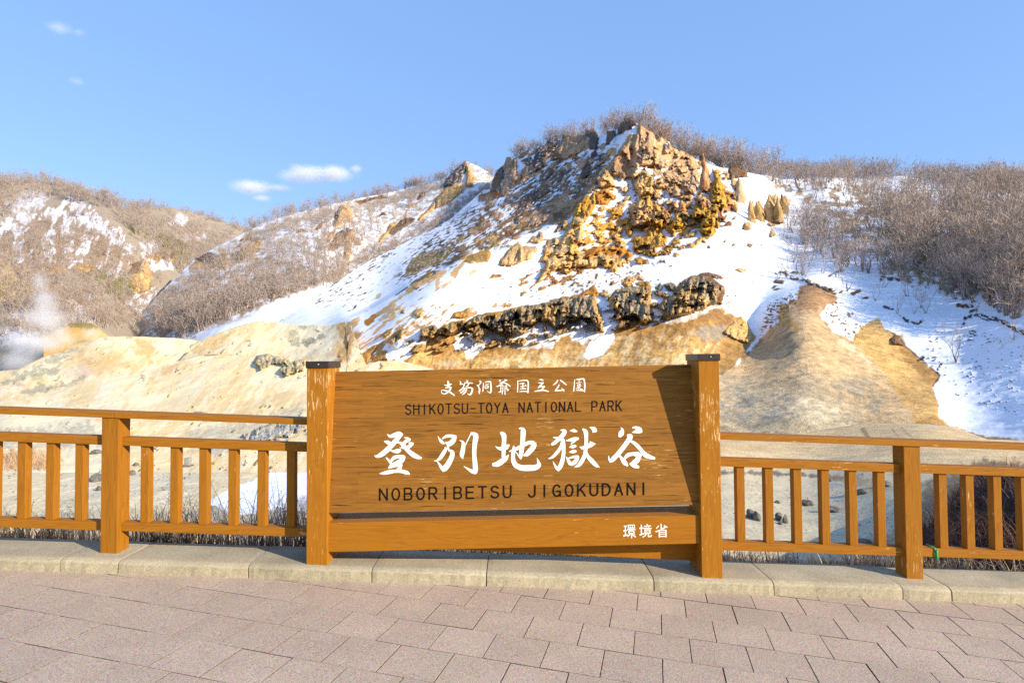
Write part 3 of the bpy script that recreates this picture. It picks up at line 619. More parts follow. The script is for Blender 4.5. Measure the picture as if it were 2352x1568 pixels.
# ---- the mountain with its snow slopes, crags, gully and the wooded slope on the right
sk = [(560,772),(600,760),(640,740),(680,712),(700,697),(734,678),(758,660),(780,645)] + wp('W3', [(0,760),(110,690),(380,520),(620,410),(880,270),(1080,190),(1370,20)]) + \
 wp('W1', [(60,1100),(180,960),(250,830),(345,740),(370,650),(430,650),(450,700),(480,660),(520,640),(580,580),(650,560),(760,545),(800,530),(900,480),(930,430),(1010,440),(1090,410),(1140,355),(1230,350),(1420,358),(1440,285),(1500,282),(1530,262),(1580,290),(1612,365),(1640,350),(1720,332),(1740,300),(1850,295),(1868,270),(1930,190),(1970,112),(2030,120),(2075,175),(2150,205),(2200,205)]) + \
 wp('W2', [(140,200),(200,265),(260,280),(290,300),(320,400),(345,425),(385,370),(400,322),(440,350),(470,430),(490,440),(510,432),(540,490),(600,545),(740,580),(830,620),(870,662),(920,622),(960,605),(990,660),(1060,710),(1190,790),(1310,795),(1350,760),(1400,722),(1440,770),(1500,810),(1560,860)]) + \
 [(1760,402),(1800,412),(1870,408),(1952,407),(2036,404),(2080,405),(2119,413),(2200,426),(2265,432),(2352,440),(2440,446)]
mctrl = [(560,775,118),(600,765,120),(640,742,125),(700,697,140),(758,660,165),(800,629,185),(864,588,212),(950,546,240),(1033,503,258),(1100,445,272),(1160,360,285),
 (700,745,116),(760,745,108),(805,740,97),(830,830,76),(700,860,80),(800,690,138),(850,690,122),(900,620,168),(900,680,115),(1000,560,192),(1000,600,150),(1100,500,208),(1100,540,172),(1200,430,228),(1200,480,195),(1250,340,255),(1300,400,222),(1340,305,250),(1400,300,228),(1390,350,198),(1330,440,174),(1280,500,161),
 (850,740,93),(900,700,99),(950,660,110),(1000,625,120),(1060,590,131),(1150,560,143),(1250,520,155),(1440,275,216),(1480,290,211),(1530,340,205),(1420,400,190),(1440,480,166),(1400,540,150),
 (1200,640,115),(1300,630,118),(1400,620,121),(1500,590,129),(1600,580,131),(1100,680,101),(1300,680,104),(1450,660,108),(1600,630,117),(1200,720,93),(1400,685,99),(1550,655,105),(1650,655,107),
 (1100,790,80),(1250,780,82),(1400,760,85),(1500,750,86),(1600,740,88),(1000,840,72),(1200,840,74),(1400,840,75),(1640,840,77),(1600,400,190),(1660,440,176),(1720,400,202),(1760,400,216),(1650,520,146),(1740,500,162),(1800,520,160),
 (1720,640,121),(1780,600,134),(1745,700,109),(1742,775,95),(1860,655,106),(1800,700,99),(1780,760,89),(1850,760,82),(1900,730,90),(1960,770,85),(1750,850,75),(1850,850,70),(1700,950,60),(1850,950,57),(2000,950,58),(1650,1012,52),(1900,1012,50),(2100,1012,48),(2050,900,66),(2150,950,57),(2100,850,75),
 (1960,690,99),(2050,700,96),(2150,720,91),(2250,740,84),(2352,760,75),(2200,850,73),(2300,900,61),(2352,980,50),(2200,990,53),(2440,1000,45),(2440,760,70),(1830,620,130),(1900,600,131),(2000,640,116),(2100,640,110),(2200,680,97),(2352,720,80),(1850,500,166),(1950,500,162),(2100,520,142),(2352,560,108),(1900,430,202),(2100,440,192),(2352,470,152),(2352,440,190),(2119,413,235),(1952,407,250),(1850,408,240),(2440,446,190),(2440,560,102)]
CB = (.34, .265, .19)
mops = [
 bumpy(1.2, 26.0, 4), bumpy(0.3, 4.0, 3), bumpy(.10, 1.3, 3),
 # low ground at the foot
 paint(SOIL, 'D', [(930,862),(960,800),(1000,765),(1040,770),(1060,800),(1120,790),(1200,800),(1260,800),(1300,770),(1340,790),(1400,770),(1430,745),(1480,735),(1530,745),(1600,730),(1650,705),(1700,730),(1737,775),(1690,840),(1640,900),(930,900)], 2, 6, grain=1.0),
 paint(OCHT, 'D', [(1000,820),(1500,790),(1660,770),(1640,880),(1000,880)], 18, 14, 0.75),
 paint(BROWN, 'D', [(930,862),(1000,780),(1120,790),(1300,775),(1480,740),(1640,710),(1735,775),(1640,890),(930,890)], 5, 8, .45, 1, noise=(62, 26, 12, 0.15)), paint(CREAM, 'D', [(1100,830),(1300,800),(1480,760),(1650,760),(1640,890),(1100,890)], 8, 10, .45, 1, noise=(50, 24, 14, 0.12)), bump_in('D', [(930,862),(1000,780),(1120,790),(1300,775),(1480,740),(1640,710),(1735,775),(1640,890),(930,890)], .3, 60, 40, 16),
 paint(GREY, 'W6', [(0,1480),(150,1450),(330,1440),(450,1500),(480,1568),(380,1640),(100,1660),(0,1600)], 5, 9, 0.75),
 paint(BROWN, 'W6', [(0,1280),(260,1200),(400,1290),(520,1360),(600,1420),(420,1440),(0,1400)], 4, 8, 0.6),
 rock(OCHT, 'W6', [(420,1440),(600,1330),(680,1400),(740,1568),(700,1700),(500,1640),(360,1560)], 1.5, GREYT, rough=1.4),
 # mountain left flank speckle
 dashes('D', [(940,575),(1100,465),(1180,395),(1300,350),(1390,360),(1400,430),(1330,480),(1250,510),(1170,565),(1050,600),(950,650),(900,650)], 0.04, DARK),
 dashes('D', [(1250,400),(1395,340),(1400,440),(1320,480),(1200,540),(1170,500)], 0.0, DARK, seed=2),
 dashes('D', [(720,700),(800,632),(905,575),(960,548),(960,600),(880,660),(800,715)], 0.50, DARK, seed=5),
 dashes('D', [(720,700),(900,560),(1030,500),(1050,510),(900,590),(760,690)], 0.30, DARK, seed=9),
 dashes('D', [(960,720),(1100,650),(1300,600),(1560,590),(1560,650),(1300,680),(1100,720)], 0.62, SOIL, 20, 9, 4, 0.6, seed=7),
 dashes('D', [(1300,610),(1480,590),(1480,680),(1320,690)], 0.38, SOIL, 15, 8, 4, 0.6, seed=8),
 dashes('D', [(1440,380),(1700,420),(1700,480),(1560,520),(1440,520)], 0.30, BROWN, 12, 9, 3.5, 0.5, seed=11),
 rock(PINKTAN, 'D', [(1110,410),(1240,325),(1410,330),(1390,420),(1335,480),(1240,535),(1130,565),(1010,605),(1020,560),(1100,490)], 1.6, BROWN, holes=(28, 34, 11, 0.10), rough=.8),
 rock(BROWN, 'D', [(940,655),(1010,590),(1120,530),(1250,500),(1260,520),(1130,570),(1060,600),(960,670)], 1.2, OLIVE, holes=(30, 40, 9, 0.05), rough=.7),
 rock(TAN, 'D', [(1400,330),(1560,340),(1700,410),(1690,470),(1560,530),(1440,530),(1360,470)], 2.8, OCHT, holes=(10, 24, 16, 0.04), rough=.9, pw=18, ph=90),
 rock(OCHRE, 'D', [(1330,480),(1570,470),(1640,500),(1640,540),(1540,600),(1300,630),(1220,600),(1290,510)], 2.6, OCHT, holes=(12, 24, 12, 0.12), rough=.9, pw=13, ph=60),
 rock(TAN, 'D', [(1560,420),(1700,440),(1690,520),(1570,520)], 2.6, RUST, holes=(8, 16, 14, 0.16), rough=1.2, ph=40),
 rock(SOIL, 'D', [(1180,640),(1330,560),(1340,640),(1200,690)], 1.0, RUST, holes=(25, 26, 9, 0.22), rough=.7),
 paint(PEACH, 'D', [(800,800),(800,740),(900,690),(1050,610),(1100,620),(1000,700),(900,800),(840,830)], 4, 8, .9, .7, noise=(36, 55, 9, .22)),
 paint(SOIL, 'D', [(830,835),(880,770),(1000,700),(1180,690),(1180,740),(1000,790),(900,840)], 4, 8, .95, .9, noise=(38, 26, 11, .16)),
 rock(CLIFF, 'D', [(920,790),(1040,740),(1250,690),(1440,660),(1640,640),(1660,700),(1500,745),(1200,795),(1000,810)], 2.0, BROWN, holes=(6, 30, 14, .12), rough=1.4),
 # upper crags
 rock(DARKTAN, 'W1', [(1868,270),(1930,190),(1970,100),(2030,110),(2080,170),(2150,200),(2000,310),(1860,370)], 5, BROWN),
 rock(DARKTAN, 'W1', [(1720,310),(1740,290),(1855,285),(1862,400),(1820,470),(1720,490)], 4, DARK), rock(DARKTAN, 'W1', [(1418,355),(1440,270),(1530,250),(1592,290),(1625,400),(1600,545),(1490,560),(1485,400)], 6, DARK),
 rock(PINKTAN, 'W1', [(1100,480),(1140,350),(1420,352),(1490,420),(1480,490),(1380,600),(1260,640),(1180,700),(960,700),(1000,620),(1090,500)], 3.5, BROWN, snow=0.1),
 rock(DARK, 'W1', [(740,690),(760,540),(800,525),(900,475),(930,425),(1000,435),(1090,410),(1100,500),(1000,580),(900,690),(930,760),(740,870),(720,780),(600,740),(560,700),(700,640)], 3, BROWN, snow=0.3),
 rock(PINKTAN, 'W1', [(340,740),(365,640),(430,640),(470,660),(510,650),(525,800),(500,900),(520,920),(480,1030),(400,1060),(420,1160),(330,1190),(290,1180),(320,1000),(370,900),(350,850)], 4, DARKTAN, snow=0.15),
 rock(DARK, 'W1', [(180,980),(250,830),(330,790),(350,900),(300,1000),(290,1130),(200,1180),(150,1100)], 3, BROWN, snow=0.15), rock(PINKTAN, 'W1', [(0,1170),(150,1110),(290,1120),(280,1180),(110,1280),(60,1220),(0,1260)], 2, RUST),
 rock(PINKTAN, 'W1', [(555,1010),(620,800),(650,785),(700,880),(640,960),(580,1015)], 3.5, DARKTAN), rock(DARKTAN, 'W1', [(870,960),(930,880),(940,790),(1020,830),(970,920),(900,990)], 3, DARK), rock(DARKTAN, 'W1', [(1050,1000),(1080,880),(1120,840),(1140,900),(1100,990)], 2.5, DARK),
 rock(DARKTAN, 'W1', [(1360,955),(1400,800),(1480,660),(1500,770),(1510,890),(1450,940)], 4.5, DARK), rock(PINKTAN, 'W1', [(1180,760),(1260,720),(1265,800),(1190,820)], 2), rock(DARK, 'W1', [(1510,600),(1580,560),(1600,640),(1520,650)], 2.5),
 rock(BROWN, 'W1', [(540,1330),(550,1200),(740,1100),(960,1070),(985,1110),(880,1180),(800,1250),(680,1300),(660,1400),(520,1560),(430,1430)], 2.5, DARKTAN, snow=0.25),
 rock(PINKTAN, 'W1', [(740,1420),(900,1290),(1060,1150),(1210,1150),(1225,1225),(1300,1215),(1420,1165),(1480,1150),(1400,1250),(1300,1400),(1240,1480),(1100,1560),(640,1590)], 2.0, BROWN, snow=0.16, rough=0.7),
 rock(PINKTAN, 'W4', [(40,110),(120,-10),(620,-10),(560,130),(480,200),(420,180),(500,80),(380,90),(230,50),(60,150)], 2, BROWN, snow=0.15), rock(BROWN, 'W1', [(1320,980),(1560,850),(1660,900),(1600,1000),(1480,1080),(1340,1060)], 2, PINKTAN, snow=0.2),
 rock(TAN, 'W1', [(1780,720),(1900,540),(1980,440),(2000,320),(2100,260),(2150,200),(2200,200),(2310,285),(2420,300),(2420,780),(2200,800),(2110,920),(2000,980),(1880,900),(1820,900),(1840,1050),(1600,1080),(1590,960),(1650,850)], 5.5, PINKTAN, rough=.8, flute=3.5, edge=9, pw=34, ph=150),
 rock(TAN, 'W2', [(0,490),(50,340),(90,190),(200,220),(300,290),(345,420),(385,365),(400,315),(470,425),(540,485),(640,570),(760,600),(850,640),(870,760),(910,850),(890,930),(910,1080),(840,1140),(700,1110),(650,1040),(480,1070),(300,1170),(180,1160),(110,1210),(60,1100),(0,1000)], 4.5, PINKTAN, rough=.85, flute=3.5, edge=9, snow=0.14, pw=26, ph=120),
 rock(PINKTAN, 'W1', [(1850,640),(1960,540),(2080,490),(2140,560),(2130,700),(2080,800),(1960,860),(1850,880)], -3.0, (.33, .20, .13), rough=0.3, edge=10),
 rock(DARK, 'W2', [(420,500),(470,440),(520,470),(510,540),(450,545)], 1.0, snow=0.3),
 paint(SNOW, 'W2', [(380,860),(430,800),(500,790),(500,810),(430,840)], 1, 3, grain=.1), paint(SNOW, 'W2', [(250,960),(330,900),(410,890),(400,930),(300,975)], 1, 3, grain=.1), paint(SNOW, 'W2', [(160,790),(280,830),(290,880),(240,880)], 1, 3, grain=.1), paint(SNOW, 'W2', [(60,850),(100,790),(170,790),(160,830)], 1, 3, grain=.1),
 paint(SNOW, 'W1', [(1820,910),(1900,980),(2000,950),(2100,940),(2010,1010),(1980,1080),(1900,1070),(1840,1020)], 1, 3, grain=.1), paint(SNOW, 'W1', [(1850,380),(2010,300),(2130,210),(2120,330),(2000,370),(1900,470),(1780,480)], 1, 5, grain=.1),
 rock(OCHRE, 'W1', [(1250,1490),(1340,1280),(1480,1150),(1500,1220),(1560,1080),(1580,1250),(1580,1320),(1500,1420),(1400,1580),(1240,1580)], 4, YELLOW, rough=1.2), rock(ORANGE, 'W1', [(1570,1160),(1700,1060),(1850,1170),(1740,1290),(1600,1300)], 3, OCHRE), rock(TAN, 'W1', [(1670,890),(1770,960),(1850,1050),(1830,1120),(1610,1070),(1600,960)], 3, OCHT),
 rock(TAN, 'W1', [(2050,1350),(2180,1250),(2310,1260),(2420,1400),(2420,1570),(2090,1560)], 3.5, OCHRE), rock(OCHT, 'W1', [(2130,960),(2200,820),(2270,840),(2350,940),(2350,1200),(2170,1200),(2100,1060)], 4.0, TAN, snow=0.06),
 rock(TAN, 'W2', [(0,1310),(160,1170),(250,1180),(270,1260),(380,1310),(490,1480),(430,1530),(420,1590),(0,1590)], 4, OCHRE, rough=1.4, flute=3.5),
 rock(OCHRE, 'W2', [(1060,1110),(1120,960),(1090,810),(1170,850),(1250,1060),(1300,1310),(1230,1370),(1190,1345),(1150,1480),(1140,1590),(940,1590),(970,1450),(825,1540),(845,1350),(880,1190),(1010,1180),(1090,1250)], 5.5, YELLOW, rough=1.2, flute=4),
 rock(RUST, 'W2', [(880,1190),(1000,1170),(1110,1240),(1120,1330),(980,1330),(880,1300)], 1.5, TAN), rock(TAN, 'W2', [(910,700),(920,620),(960,600),(1005,700),(1055,850),(1065,1000),(1020,1115),(955,1120),(980,900),(985,760)], 4, RUST, flute=4),
 rock(TAN, 'W2', [(1400,1100),(1440,955),(1495,955),(1515,1110),(1550,1180),(1450,1250),(1420,1330)], 5, GREYT, flute=4), rock(OLIVE, 'W2', [(1590,1310),(1640,1240),(1670,1350),(1665,1480),(1620,1515),(1575,1475)], 4, TAN), rock(OLIVE, 'W2', [(1685,1310),(1720,1240),(1765,1300),(1785,1380),(1815,1485),(1780,1515),(1740,1460),(1675,1495)], 4, TAN, snow=0.1),
 rock(OLIVE, 'W2', [(1855,1480),(1880,1280),(1855,1140),(1890,1180),(1950,1150),(2020,1210),(2070,1170),(2125,1230),(2135,1350),(2050,1400),(2065,1515),(1960,1535)], 6, TAN, flute=4), rock(BROWN, 'W2', [(1310,805),(1350,755),(1400,715),(1490,805),(1560,855),(1580,930),(1400,930),(1340,965),(1320,880)], 4, DARKTAN),
 rock(OCHRE, 'W2', [(540,1590),(600,1340),(640,1420),(695,1490),(715,1590)], 5, TAN, flute=3), rock(OCHT, 'W2', [(645,1370),(690,1265),(765,1255),(740,1330),(805,1450),(740,1545),(690,1480)], 4, RUST), rock(TAN, 'W2', [(575,1110),(625,1020),(660,1090),(620,1155)], 4), rock(RUST, 'W2', [(1245,1085),(1310,1105),(1380,1150),(1330,1200),(1335,1285),(1280,1240)], 2.5, OCHRE), rock(RUST, 'W2', [(395,1290),(480,1340),(560,1240),(615,1250),(605,1320),(520,1410),(490,1485),(450,1525),(400,1400)], 3.5, TAN),
 # yellow crags of the middle
 paint(OCHRE, 'W4', [(830,40),(1300,-20),(1500,60),(1420,300),(1200,400),(840,380)], 4, 6, 0.95, 0.9, noise=(8, 22, 9, 0.02)),
 rock(OCHT, 'W4', [(470,420),(520,280),(600,160),(660,20),(700,-10),(880,-10),(830,90),(825,160),(840,250),(800,330),(740,370),(775,440),(840,450),(930,400),(1060,380),(1210,385),(1260,380),(1380,400),(1505,490),(1490,565),(1400,625),(1295,660),(1285,735),(1200,745),(1165,700),(1200,620),(1030,645),(1015,695),(820,670),(750,675),(560,720),(480,705),(330,755),(230,870),(160,930),(230,780),(310,610),(225,595),(240,520),(370,510),(430,420)], 4.5, TAN, rough=1.0, flute=3.5, edge=8, snow=0.06, pw=22, ph=90),
 rock(ORANGE, 'W4', [(830,450),(1000,390),(1300,390),(1480,470),(1500,540),(1300,480),(1180,520),(1060,470),(960,520),(860,540)], 1.0, OCHRE), rock(YELLOW, 'W4', [(620,300),(680,260),(720,400),(775,440),(760,510),(660,520),(620,420)], 2.0, TAN),
 rock(TAN, 'W4', [(640,290),(760,190),(835,250),(800,340),(720,380),(660,330)], 2.5, ORANGE), rock(OCHT, 'W4', [(1230,90),(1350,85),(1365,190),(1300,235),(1410,350),(1385,410),(1210,395),(1240,310),(1210,240),(1260,180)], 4, ORANGE), rock(OCHRE, 'W4', [(1640,160),(1690,80),(1760,30),(1885,20),(1895,260),(1955,265),(1945,335),(1885,385),(1815,405),(1805,445),(1665,495),(1720,400),(1650,370),(1500,425),(1490,335),(1420,335),(1480,280),(1560,255),(1700,235)], 3.5, OCHT, rough=1.5),
 rock(OCHRE, 'W4', [(1385,-10),(1445,-10),(1455,110),(1495,190),(1440,285),(1385,185)], 3.5, TAN), rock(OCHRE, 'W4', [(2040,-10),(2180,-10),(2195,150),(2070,205),(2060,265),(1985,265),(2015,160),(1985,140)], 4, YELLOW), rock(OCHT, 'W4', [(1000,330),(1020,230),(1100,210),(1120,270),(1090,360)], 2.5, ORANGE), rock(ORANGE, 'W4', [(1510,440),(1560,430),(1585,490),(1540,500)], 1.5),
 rock(TAN, 'W4', [(60,340),(130,245),(200,260),(220,175),(275,200),(285,280),(330,300),(200,355)], 2.5), rock(TAN, 'W4', [(-60,380),(185,385),(195,450),(120,485),(140,560),(-40,600)], 2.5, ORANGE), rock(TAN, 'W3', [(2045,650),(2025,590),(2100,500),(2200,390),(2290,330),(2360,380),(2360,590),(2200,650)], 4, OCHT), rock(RUST, 'W4', [(260,470),(330,300),(470,260),(450,400),(380,490)], 1.5, TAN, snow=0.2),
 rock(OCHRE, 'W6', [(60,240),(45,100),(60,-10),(255,-10),(240,100),(265,190),(170,245),(100,235)], 4, YELLOW), rock(OCHT, 'W6', [(245,70),(280,15),(325,90),(290,145)], 2.5),
 # separate stones standing out of the snow
 ] + [rock(TAN, 'W6', q, 1.6, BROWN, warp=0.8, edge=3) for q in ([(975,230),(1010,125),(1075,240),(1000,270)], [(940,90),(980,35),(1095,105),(1000,125)], [(610,150),(640,60),(720,60),(755,160),(690,175)], [(505,700),(570,678),(685,695),(620,748)], [(680,350),(775,350),(740,405),(685,390)], [(465,370),(500,338),(545,370),(500,387)], [(60,330),(90,300),(140,320),(120,345)], [(145,375),(170,365),(195,405),(160,415)], [(355,330),(385,285),(405,300),(385,340)], [(855,380),(870,345),(900,380)], [(330,40),(370,25),(410,50),(390,70)], [(1870,410),(1890,340),(1940,390),(1920,420)], [(1915,490),(1980,440),(2050,470),(2000,495)])] + \
 [rock(SOIL, 'W4', q, 1.6, RUST, warp=1.0, edge=3) for q in ([(500,900),(540,860),(580,880),(520,915)], [(630,920),(700,850),(750,870),(680,930)], [(1175,870),(1230,845),(1260,890),(1190,930)], [(850,940),(880,910),(900,925),(865,948)], [(970,820),(1010,740),(1030,760),(1010,820)], [(680,840),(710,805),(725,830),(690,850)], [(1810,500),(1830,475),(1845,500)], [(1945,415),(1965,390),(1985,400),(1960,420)], [(1840,460),(1860,435),(1885,440),(1860,468)], [(210,1100),(230,1075),(250,1095)], [(530,1025),(550,995),(565,1020)], [(870,880),(920,840),(950,870),(900,890)])] + \
 [
 # streaks of bare soil down the front ridge
 paint(PEACH, 'W3', [(770,1010),(850,900),(1050,825),(1300,680),(1450,590),(1630,470),(1560,610),(1490,700),(1445,820),(1400,790),(1350,760),(1200,830),(1000,905),(880,1005),(800,1015)], 1.2, 4, 0.95, 0.7, noise=(33, 60, 14, -0.25)),
 paint(OCHT, 'W3', [(1380,780),(1450,740),(1530,600),(1630,480),(1570,620),(1490,720),(1440,820)], 1.0, 2, 1, 0.8), rock(OLIVE, 'W3', [(1560,590),(1620,500),(1750,465),(1870,430),(1925,470),(1885,595),(1780,605),(1650,615)], 1.5, OCHRE, snow=0.1),
 rock(OLIVE, 'W3', [(750,810),(790,650),(860,550),(1000,470),(1200,415),(1440,365),(1400,455),(1285,525),(1290,595),(1100,645),(960,745),(870,775)], 1.2, BROWN, snow=0.34), rock(OLIVE, 'W3', [(1450,300),(1530,240),(1625,205),(1560,275),(1480,335)], 1.2, BROWN, snow=0.2), rock(ORANGE, 'W3', [(1020,830),(1070,730),(1110,690),(1130,740),(1080,800)], 1.5, OCHRE),
 rock(OCHT, 'W3', [(1800,330),(1880,260),(1960,240),(2020,270),(1990,350),(1860,350)], 1.5, BROWN, snow=0.2), rock(RUST, 'W3', [(2075,140),(2200,180),(2255,190),(2150,265)], 2, BROWN), rock(SOIL, 'W3', [(1865,825),(1960,755),(2085,770),(2065,800),(1950,815)], 1.2, RUST),
 paint(ORANGE, 'W3', [(205,1415),(300,1305),(415,1300),(310,1425),(250,1475)], 1, 4, 1, .8), paint(OCHT, 'W3', [(505,1405),(610,1255),(655,1330),(560,1405)], 1, 4, 1, .8), paint(PEACH, 'W3', [(375,1295),(520,1185),(700,1035),(860,1000),(740,1075),(600,1165),(420,1295)], 1, 4, .9, .7), paint(PEACH, 'W3', [(-20,1450),(60,1395),(125,1420),(50,1505),(20,1600),(-40,1600)], 1, 4, 1, .6), paint(PEACH, 'W3', [(640,1250),(680,1180),(720,1180),(690,1240)], 1, 3, 1, .6), paint(PEACH, 'W3', [(1170,840),(1250,780),(1230,900),(1190,960)], 1, 4, .9, .6), paint(PEACH, 'W3', [(400,1380),(500,1290),(510,1300),(440,1390)], 1, 3, 1, .6),
 paint(GREYT, 'W3', [(450,945),(600,800),(690,725),(685,765),(560,865)], 1, 3, .9, .6), paint(GREYT, 'W3', [(315,1115),(400,1035),(475,995),(400,1085)], 1, 3, .9, .6), paint(DARK, 'W3', [(640,1045),(720,990),(800,935)], 0.6, 1, 1, .8, line=1.0), paint(DARK, 'W3', [(0,1260),(60,1240),(100,1190)], 0.6, 2, 1, .8, line=1.5),
 rock(GREYT, 'W3', [(845,1285),(900,1240),(1000,1210),(1045,1270),(980,1345),(920,1355)], 2, OCHT), rock(CLIFF, 'W3', [(1395,1335),(1420,1265),(1530,1250),(1645,1205),(1625,1335),(1560,1365),(1440,1360)], 2.5, OCHRE), rock(SOIL, 'W3', [(690,1280),(720,1245),(770,1250),(760,1300),(710,1300)], 1.5, RUST),
 rock(CLIFF, 'W5', [(1015,650),(1090,585),(1195,545),(1170,625),(1090,685)], 2.2, SOIL, rough=1.5), rock(CLIFF, 'W5', [(1085,745),(1200,615),(1290,560),(1410,530),(1410,600),(1340,625),(1310,700),(1325,775),(1240,825),(1165,765)], 2.2, SOIL, rough=1.5), rock(CB, 'W5', [(1545,560),(1700,505),(1760,500),(1805,550),(1785,625),(1680,680),(1560,645)], 3, CLIFF, rough=1.5), rock(CLIFF, 'W5', [(1785,645),(1820,545),(2000,445),(2175,435),(2130,560),(2080,590),(2000,645)], 2.6, SOIL, rough=1.5),
 rock(CB, 'W5', [(2170,480),(2260,410),(2420,370),(2420,750),(2300,760),(2200,680),(2240,600),(2160,590)], 2.5, SOIL, rough=1.5),
 rock(SOIL, 'W5', [(700,985),(850,815),(990,765),(900,945),(850,1035)], 1, OCHT, rough=.6), rock(SOIL, 'W5', [(860,1015),(1000,865),(1105,855),(1135,965),(1050,990)], 1, OLIVE, rough=.8), rock(BROWN, 'W5', [(1425,855),(1500,775),(1645,765),(1560,875),(1450,885)], 1.5, CLIFF, rough=1.3),
 rock(SOIL, 'W5', [(1330,990),(1480,885),(1600,845),(1700,675),(1970,655),(1930,765),(1990,850),(2020,905),(2200,805),(2200,945),(2420,890),(2420,1140),(1400,1130)], 1.0, OCHT, rough=.5), paint(TAN, 'W5', [(470,545),(550,490),(640,455),(705,480),(620,565),(580,745),(640,760),(570,960),(470,970),(440,800)], 2, 5, .9, .7), paint(SOIL, 'W5', [(580,750),(700,610),(775,598),(720,690),(645,765),(585,880),(520,960)], 2, 4, .9, .7),
 # dark lower cliffs
 rock(CB, 'W4', [(-60,1190),(130,1170),(300,1150),(420,1110),(500,1080),(620,1070),(665,1105),(760,1030),(900,1060),(965,1045),(1015,1130),(1045,1240),(1085,1330),(1100,1420),(1095,1570),(980,1480),(900,1390),(780,1340),(700,1440),(640,1420),(560,1470),(440,1530),(330,1400),(240,1390),(180,1410),(100,1450),(-60,1460)], 3.4, CLIFF, rough=2.0, flute=5.0, edge=10, var=1.0),
 rock(CB, 'W3', [(2360,1180),(2150,1235),(2060,1255),(1750,1305),(1585,1400),(1600,1465),(1800,1430),(1950,1525),(2360,1580)], 3.5, CLIFF, rough=2.0, flute=3.0), rock(ORANGE, 'W4', [(480,1090),(560,1050),(640,1070),(760,1020),(830,990),(960,900),(1050,1050),(960,1070),(900,1050),(760,1070)], 1.5, OCHRE), rock(OCHRE, 'W3', [(1800,1320),(2060,1250),(2360,1180),(2360,1215),(2060,1290),(1830,1360)], 1.0, BROWN),
 rock(CB, 'W4', [(1145,1100),(1230,980),(1330,945),(1380,925),(1550,925),(1680,885),(1745,940),(1745,1060),(1735,1200),(1765,1290),(1755,1380),(1650,1445),(1560,1400),(1480,1330),(1350,1370),(1215,1405),(1280,1290),(1180,1200)], 3.8, CLIFF, rough=2.0, flute=5.0, edge=10, var=1.0),
 rock(CB, 'D', [(1556,660),(1570,643),(1585,634),(1600,632),(1614,633),(1645,648),(1664,658),(1664,672),(1649,684),(1657,693),(1643,701),(1626,704),(1617,713),(1583,723),(1557,727),(1523,736),(1520,721),(1511,708),(1523,684),(1541,680),(1555,672)], 3.8, CLIFF, rough=2.0, flute=5.0, edge=9, var=1.0),
 rock(TAN, 'W4', [(1335,885),(1400,785),(1480,785),(1560,755),(1665,810),(1645,845),(1550,835),(1460,895),(1440,945),(1375,945)], 1.8, OCHRE), rock(OCHRE, 'W4', [(1500,880),(1680,850),(1750,940),(1560,930)], 1.2), rock(BROWN, 'W6', [(0,765),(150,735),(260,755),(375,800),(340,835),(200,805),(280,870),(375,930),(300,965),(120,865)], 1.0, RUST, snow=0.15),
 rock(BROWN, 'W6', [(280,1080),(380,930),(380,1010),(360,1080),(340,1130),(280,1160)], 1, CLIFF), dashes('W6', [(360,900),(560,950),(620,1150),(560,1330),(380,1200)], 0.28, BROWN, 30, 8, 4, .5, seed=13), rock(CB, 'W4', [(1790,940),(1860,880),(1890,950),(1830,1020)], 1.5), rock(CB, 'W4', [(1940,930),(2000,870),(2060,900),(2030,970)], 1.5),
 paint(SNOW, 'W4', [(680,1470),(800,1360),(920,1420),(820,1480),(740,1530)], 1, 4, grain=.1), paint(SNOW, 'W4', [(1040,1180),(1150,1040),(1140,1180),(1250,1260),(1200,1400),(1300,1390),(1250,1480),(1100,1560),(1090,1400)], 1, 4, grain=.1), paint(SNOW, 'D', [(1338,818),(1352,790),(1385,770),(1415,768),(1412,782),(1390,812),(1352,826)], 1, 4, grain=.1), paint(SNOW, 'W4', [(1580,1450),(1680,1440),(1860,1350),(1880,1380),(1700,1490),(1600,1500)], 1, 4, grain=.1), paint(SNOW, 'W5', [(2000,760),(2220,600),(2300,760),(2420,780),(2420,850),(2200,960),(2190,830),(2020,880)], 1, 5, grain=.1), paint(SNOW, 'W5', [(1180,760),(1340,700),(1440,820),(1240,980),(1120,980),(1110,880)], 1, 5, grain=.1), paint(SNOW, 'D', [(1060,800),(1078,785),(1110,795),(1085,825)], 1, 3, grain=.1),
 # the bare cone right of the sign
 paint((.60,.43,.27), 'D', [(1740,782),(1772,752),(1790,742),(1786,725),(1790,702),(1805,696),(1830,684),(1825,676),(1848,654),(1872,650),(1905,664),(1920,676),(1921,694),(1898,702),(1884,725),(1906,755),(1930,770),(1962,780),(1990,800),(2060,870),(2120,930),(2160,965),(2210,1005),(2060,1030),(1560,1030),(1600,880),(1690,838)], 1.5, 4, grain=1.0),
 paint(RUST, 'W6', [(1200,1150),(1350,1080),(1320,1030),(1450,900),(1600,880),(1780,960),(1870,1030),(1890,1140),(1750,1190),(1600,1230),(1400,1260)], 3, 8, .55), paint(OCHRE, 'W6', [(1090,1330),(1110,1180),(1180,1190),(1300,1350),(1420,1500),(1300,1500),(1100,1420)], 4, 8, .6),
 paint(OCHT, 'R7', [(0,600),(40,555),(150,465),(228,425),(270,520),(385,580),(425,650),(565,770),(695,880),(690,900),(640,970),(685,1110),(670,1180),(760,1250),(500,1250),(360,1000),(260,850),(100,700)], 1.2, 4, 1, .9), paint((.45,.24,.09), 'R7', [(400,560),(425,650),(565,770),(695,880),(640,970),(560,900),(440,780),(380,660)], 4, 6, .8), paint(DARK, 'R7', [(270,520),(385,590),(425,650),(565,770),(695,880),(640,960)], 1.0, 3, .8, .9, line=1.3), rock(BROWN, 'R7', [(300,600),(350,570),(400,620),(420,655),(330,640)], 1.0, DARK),
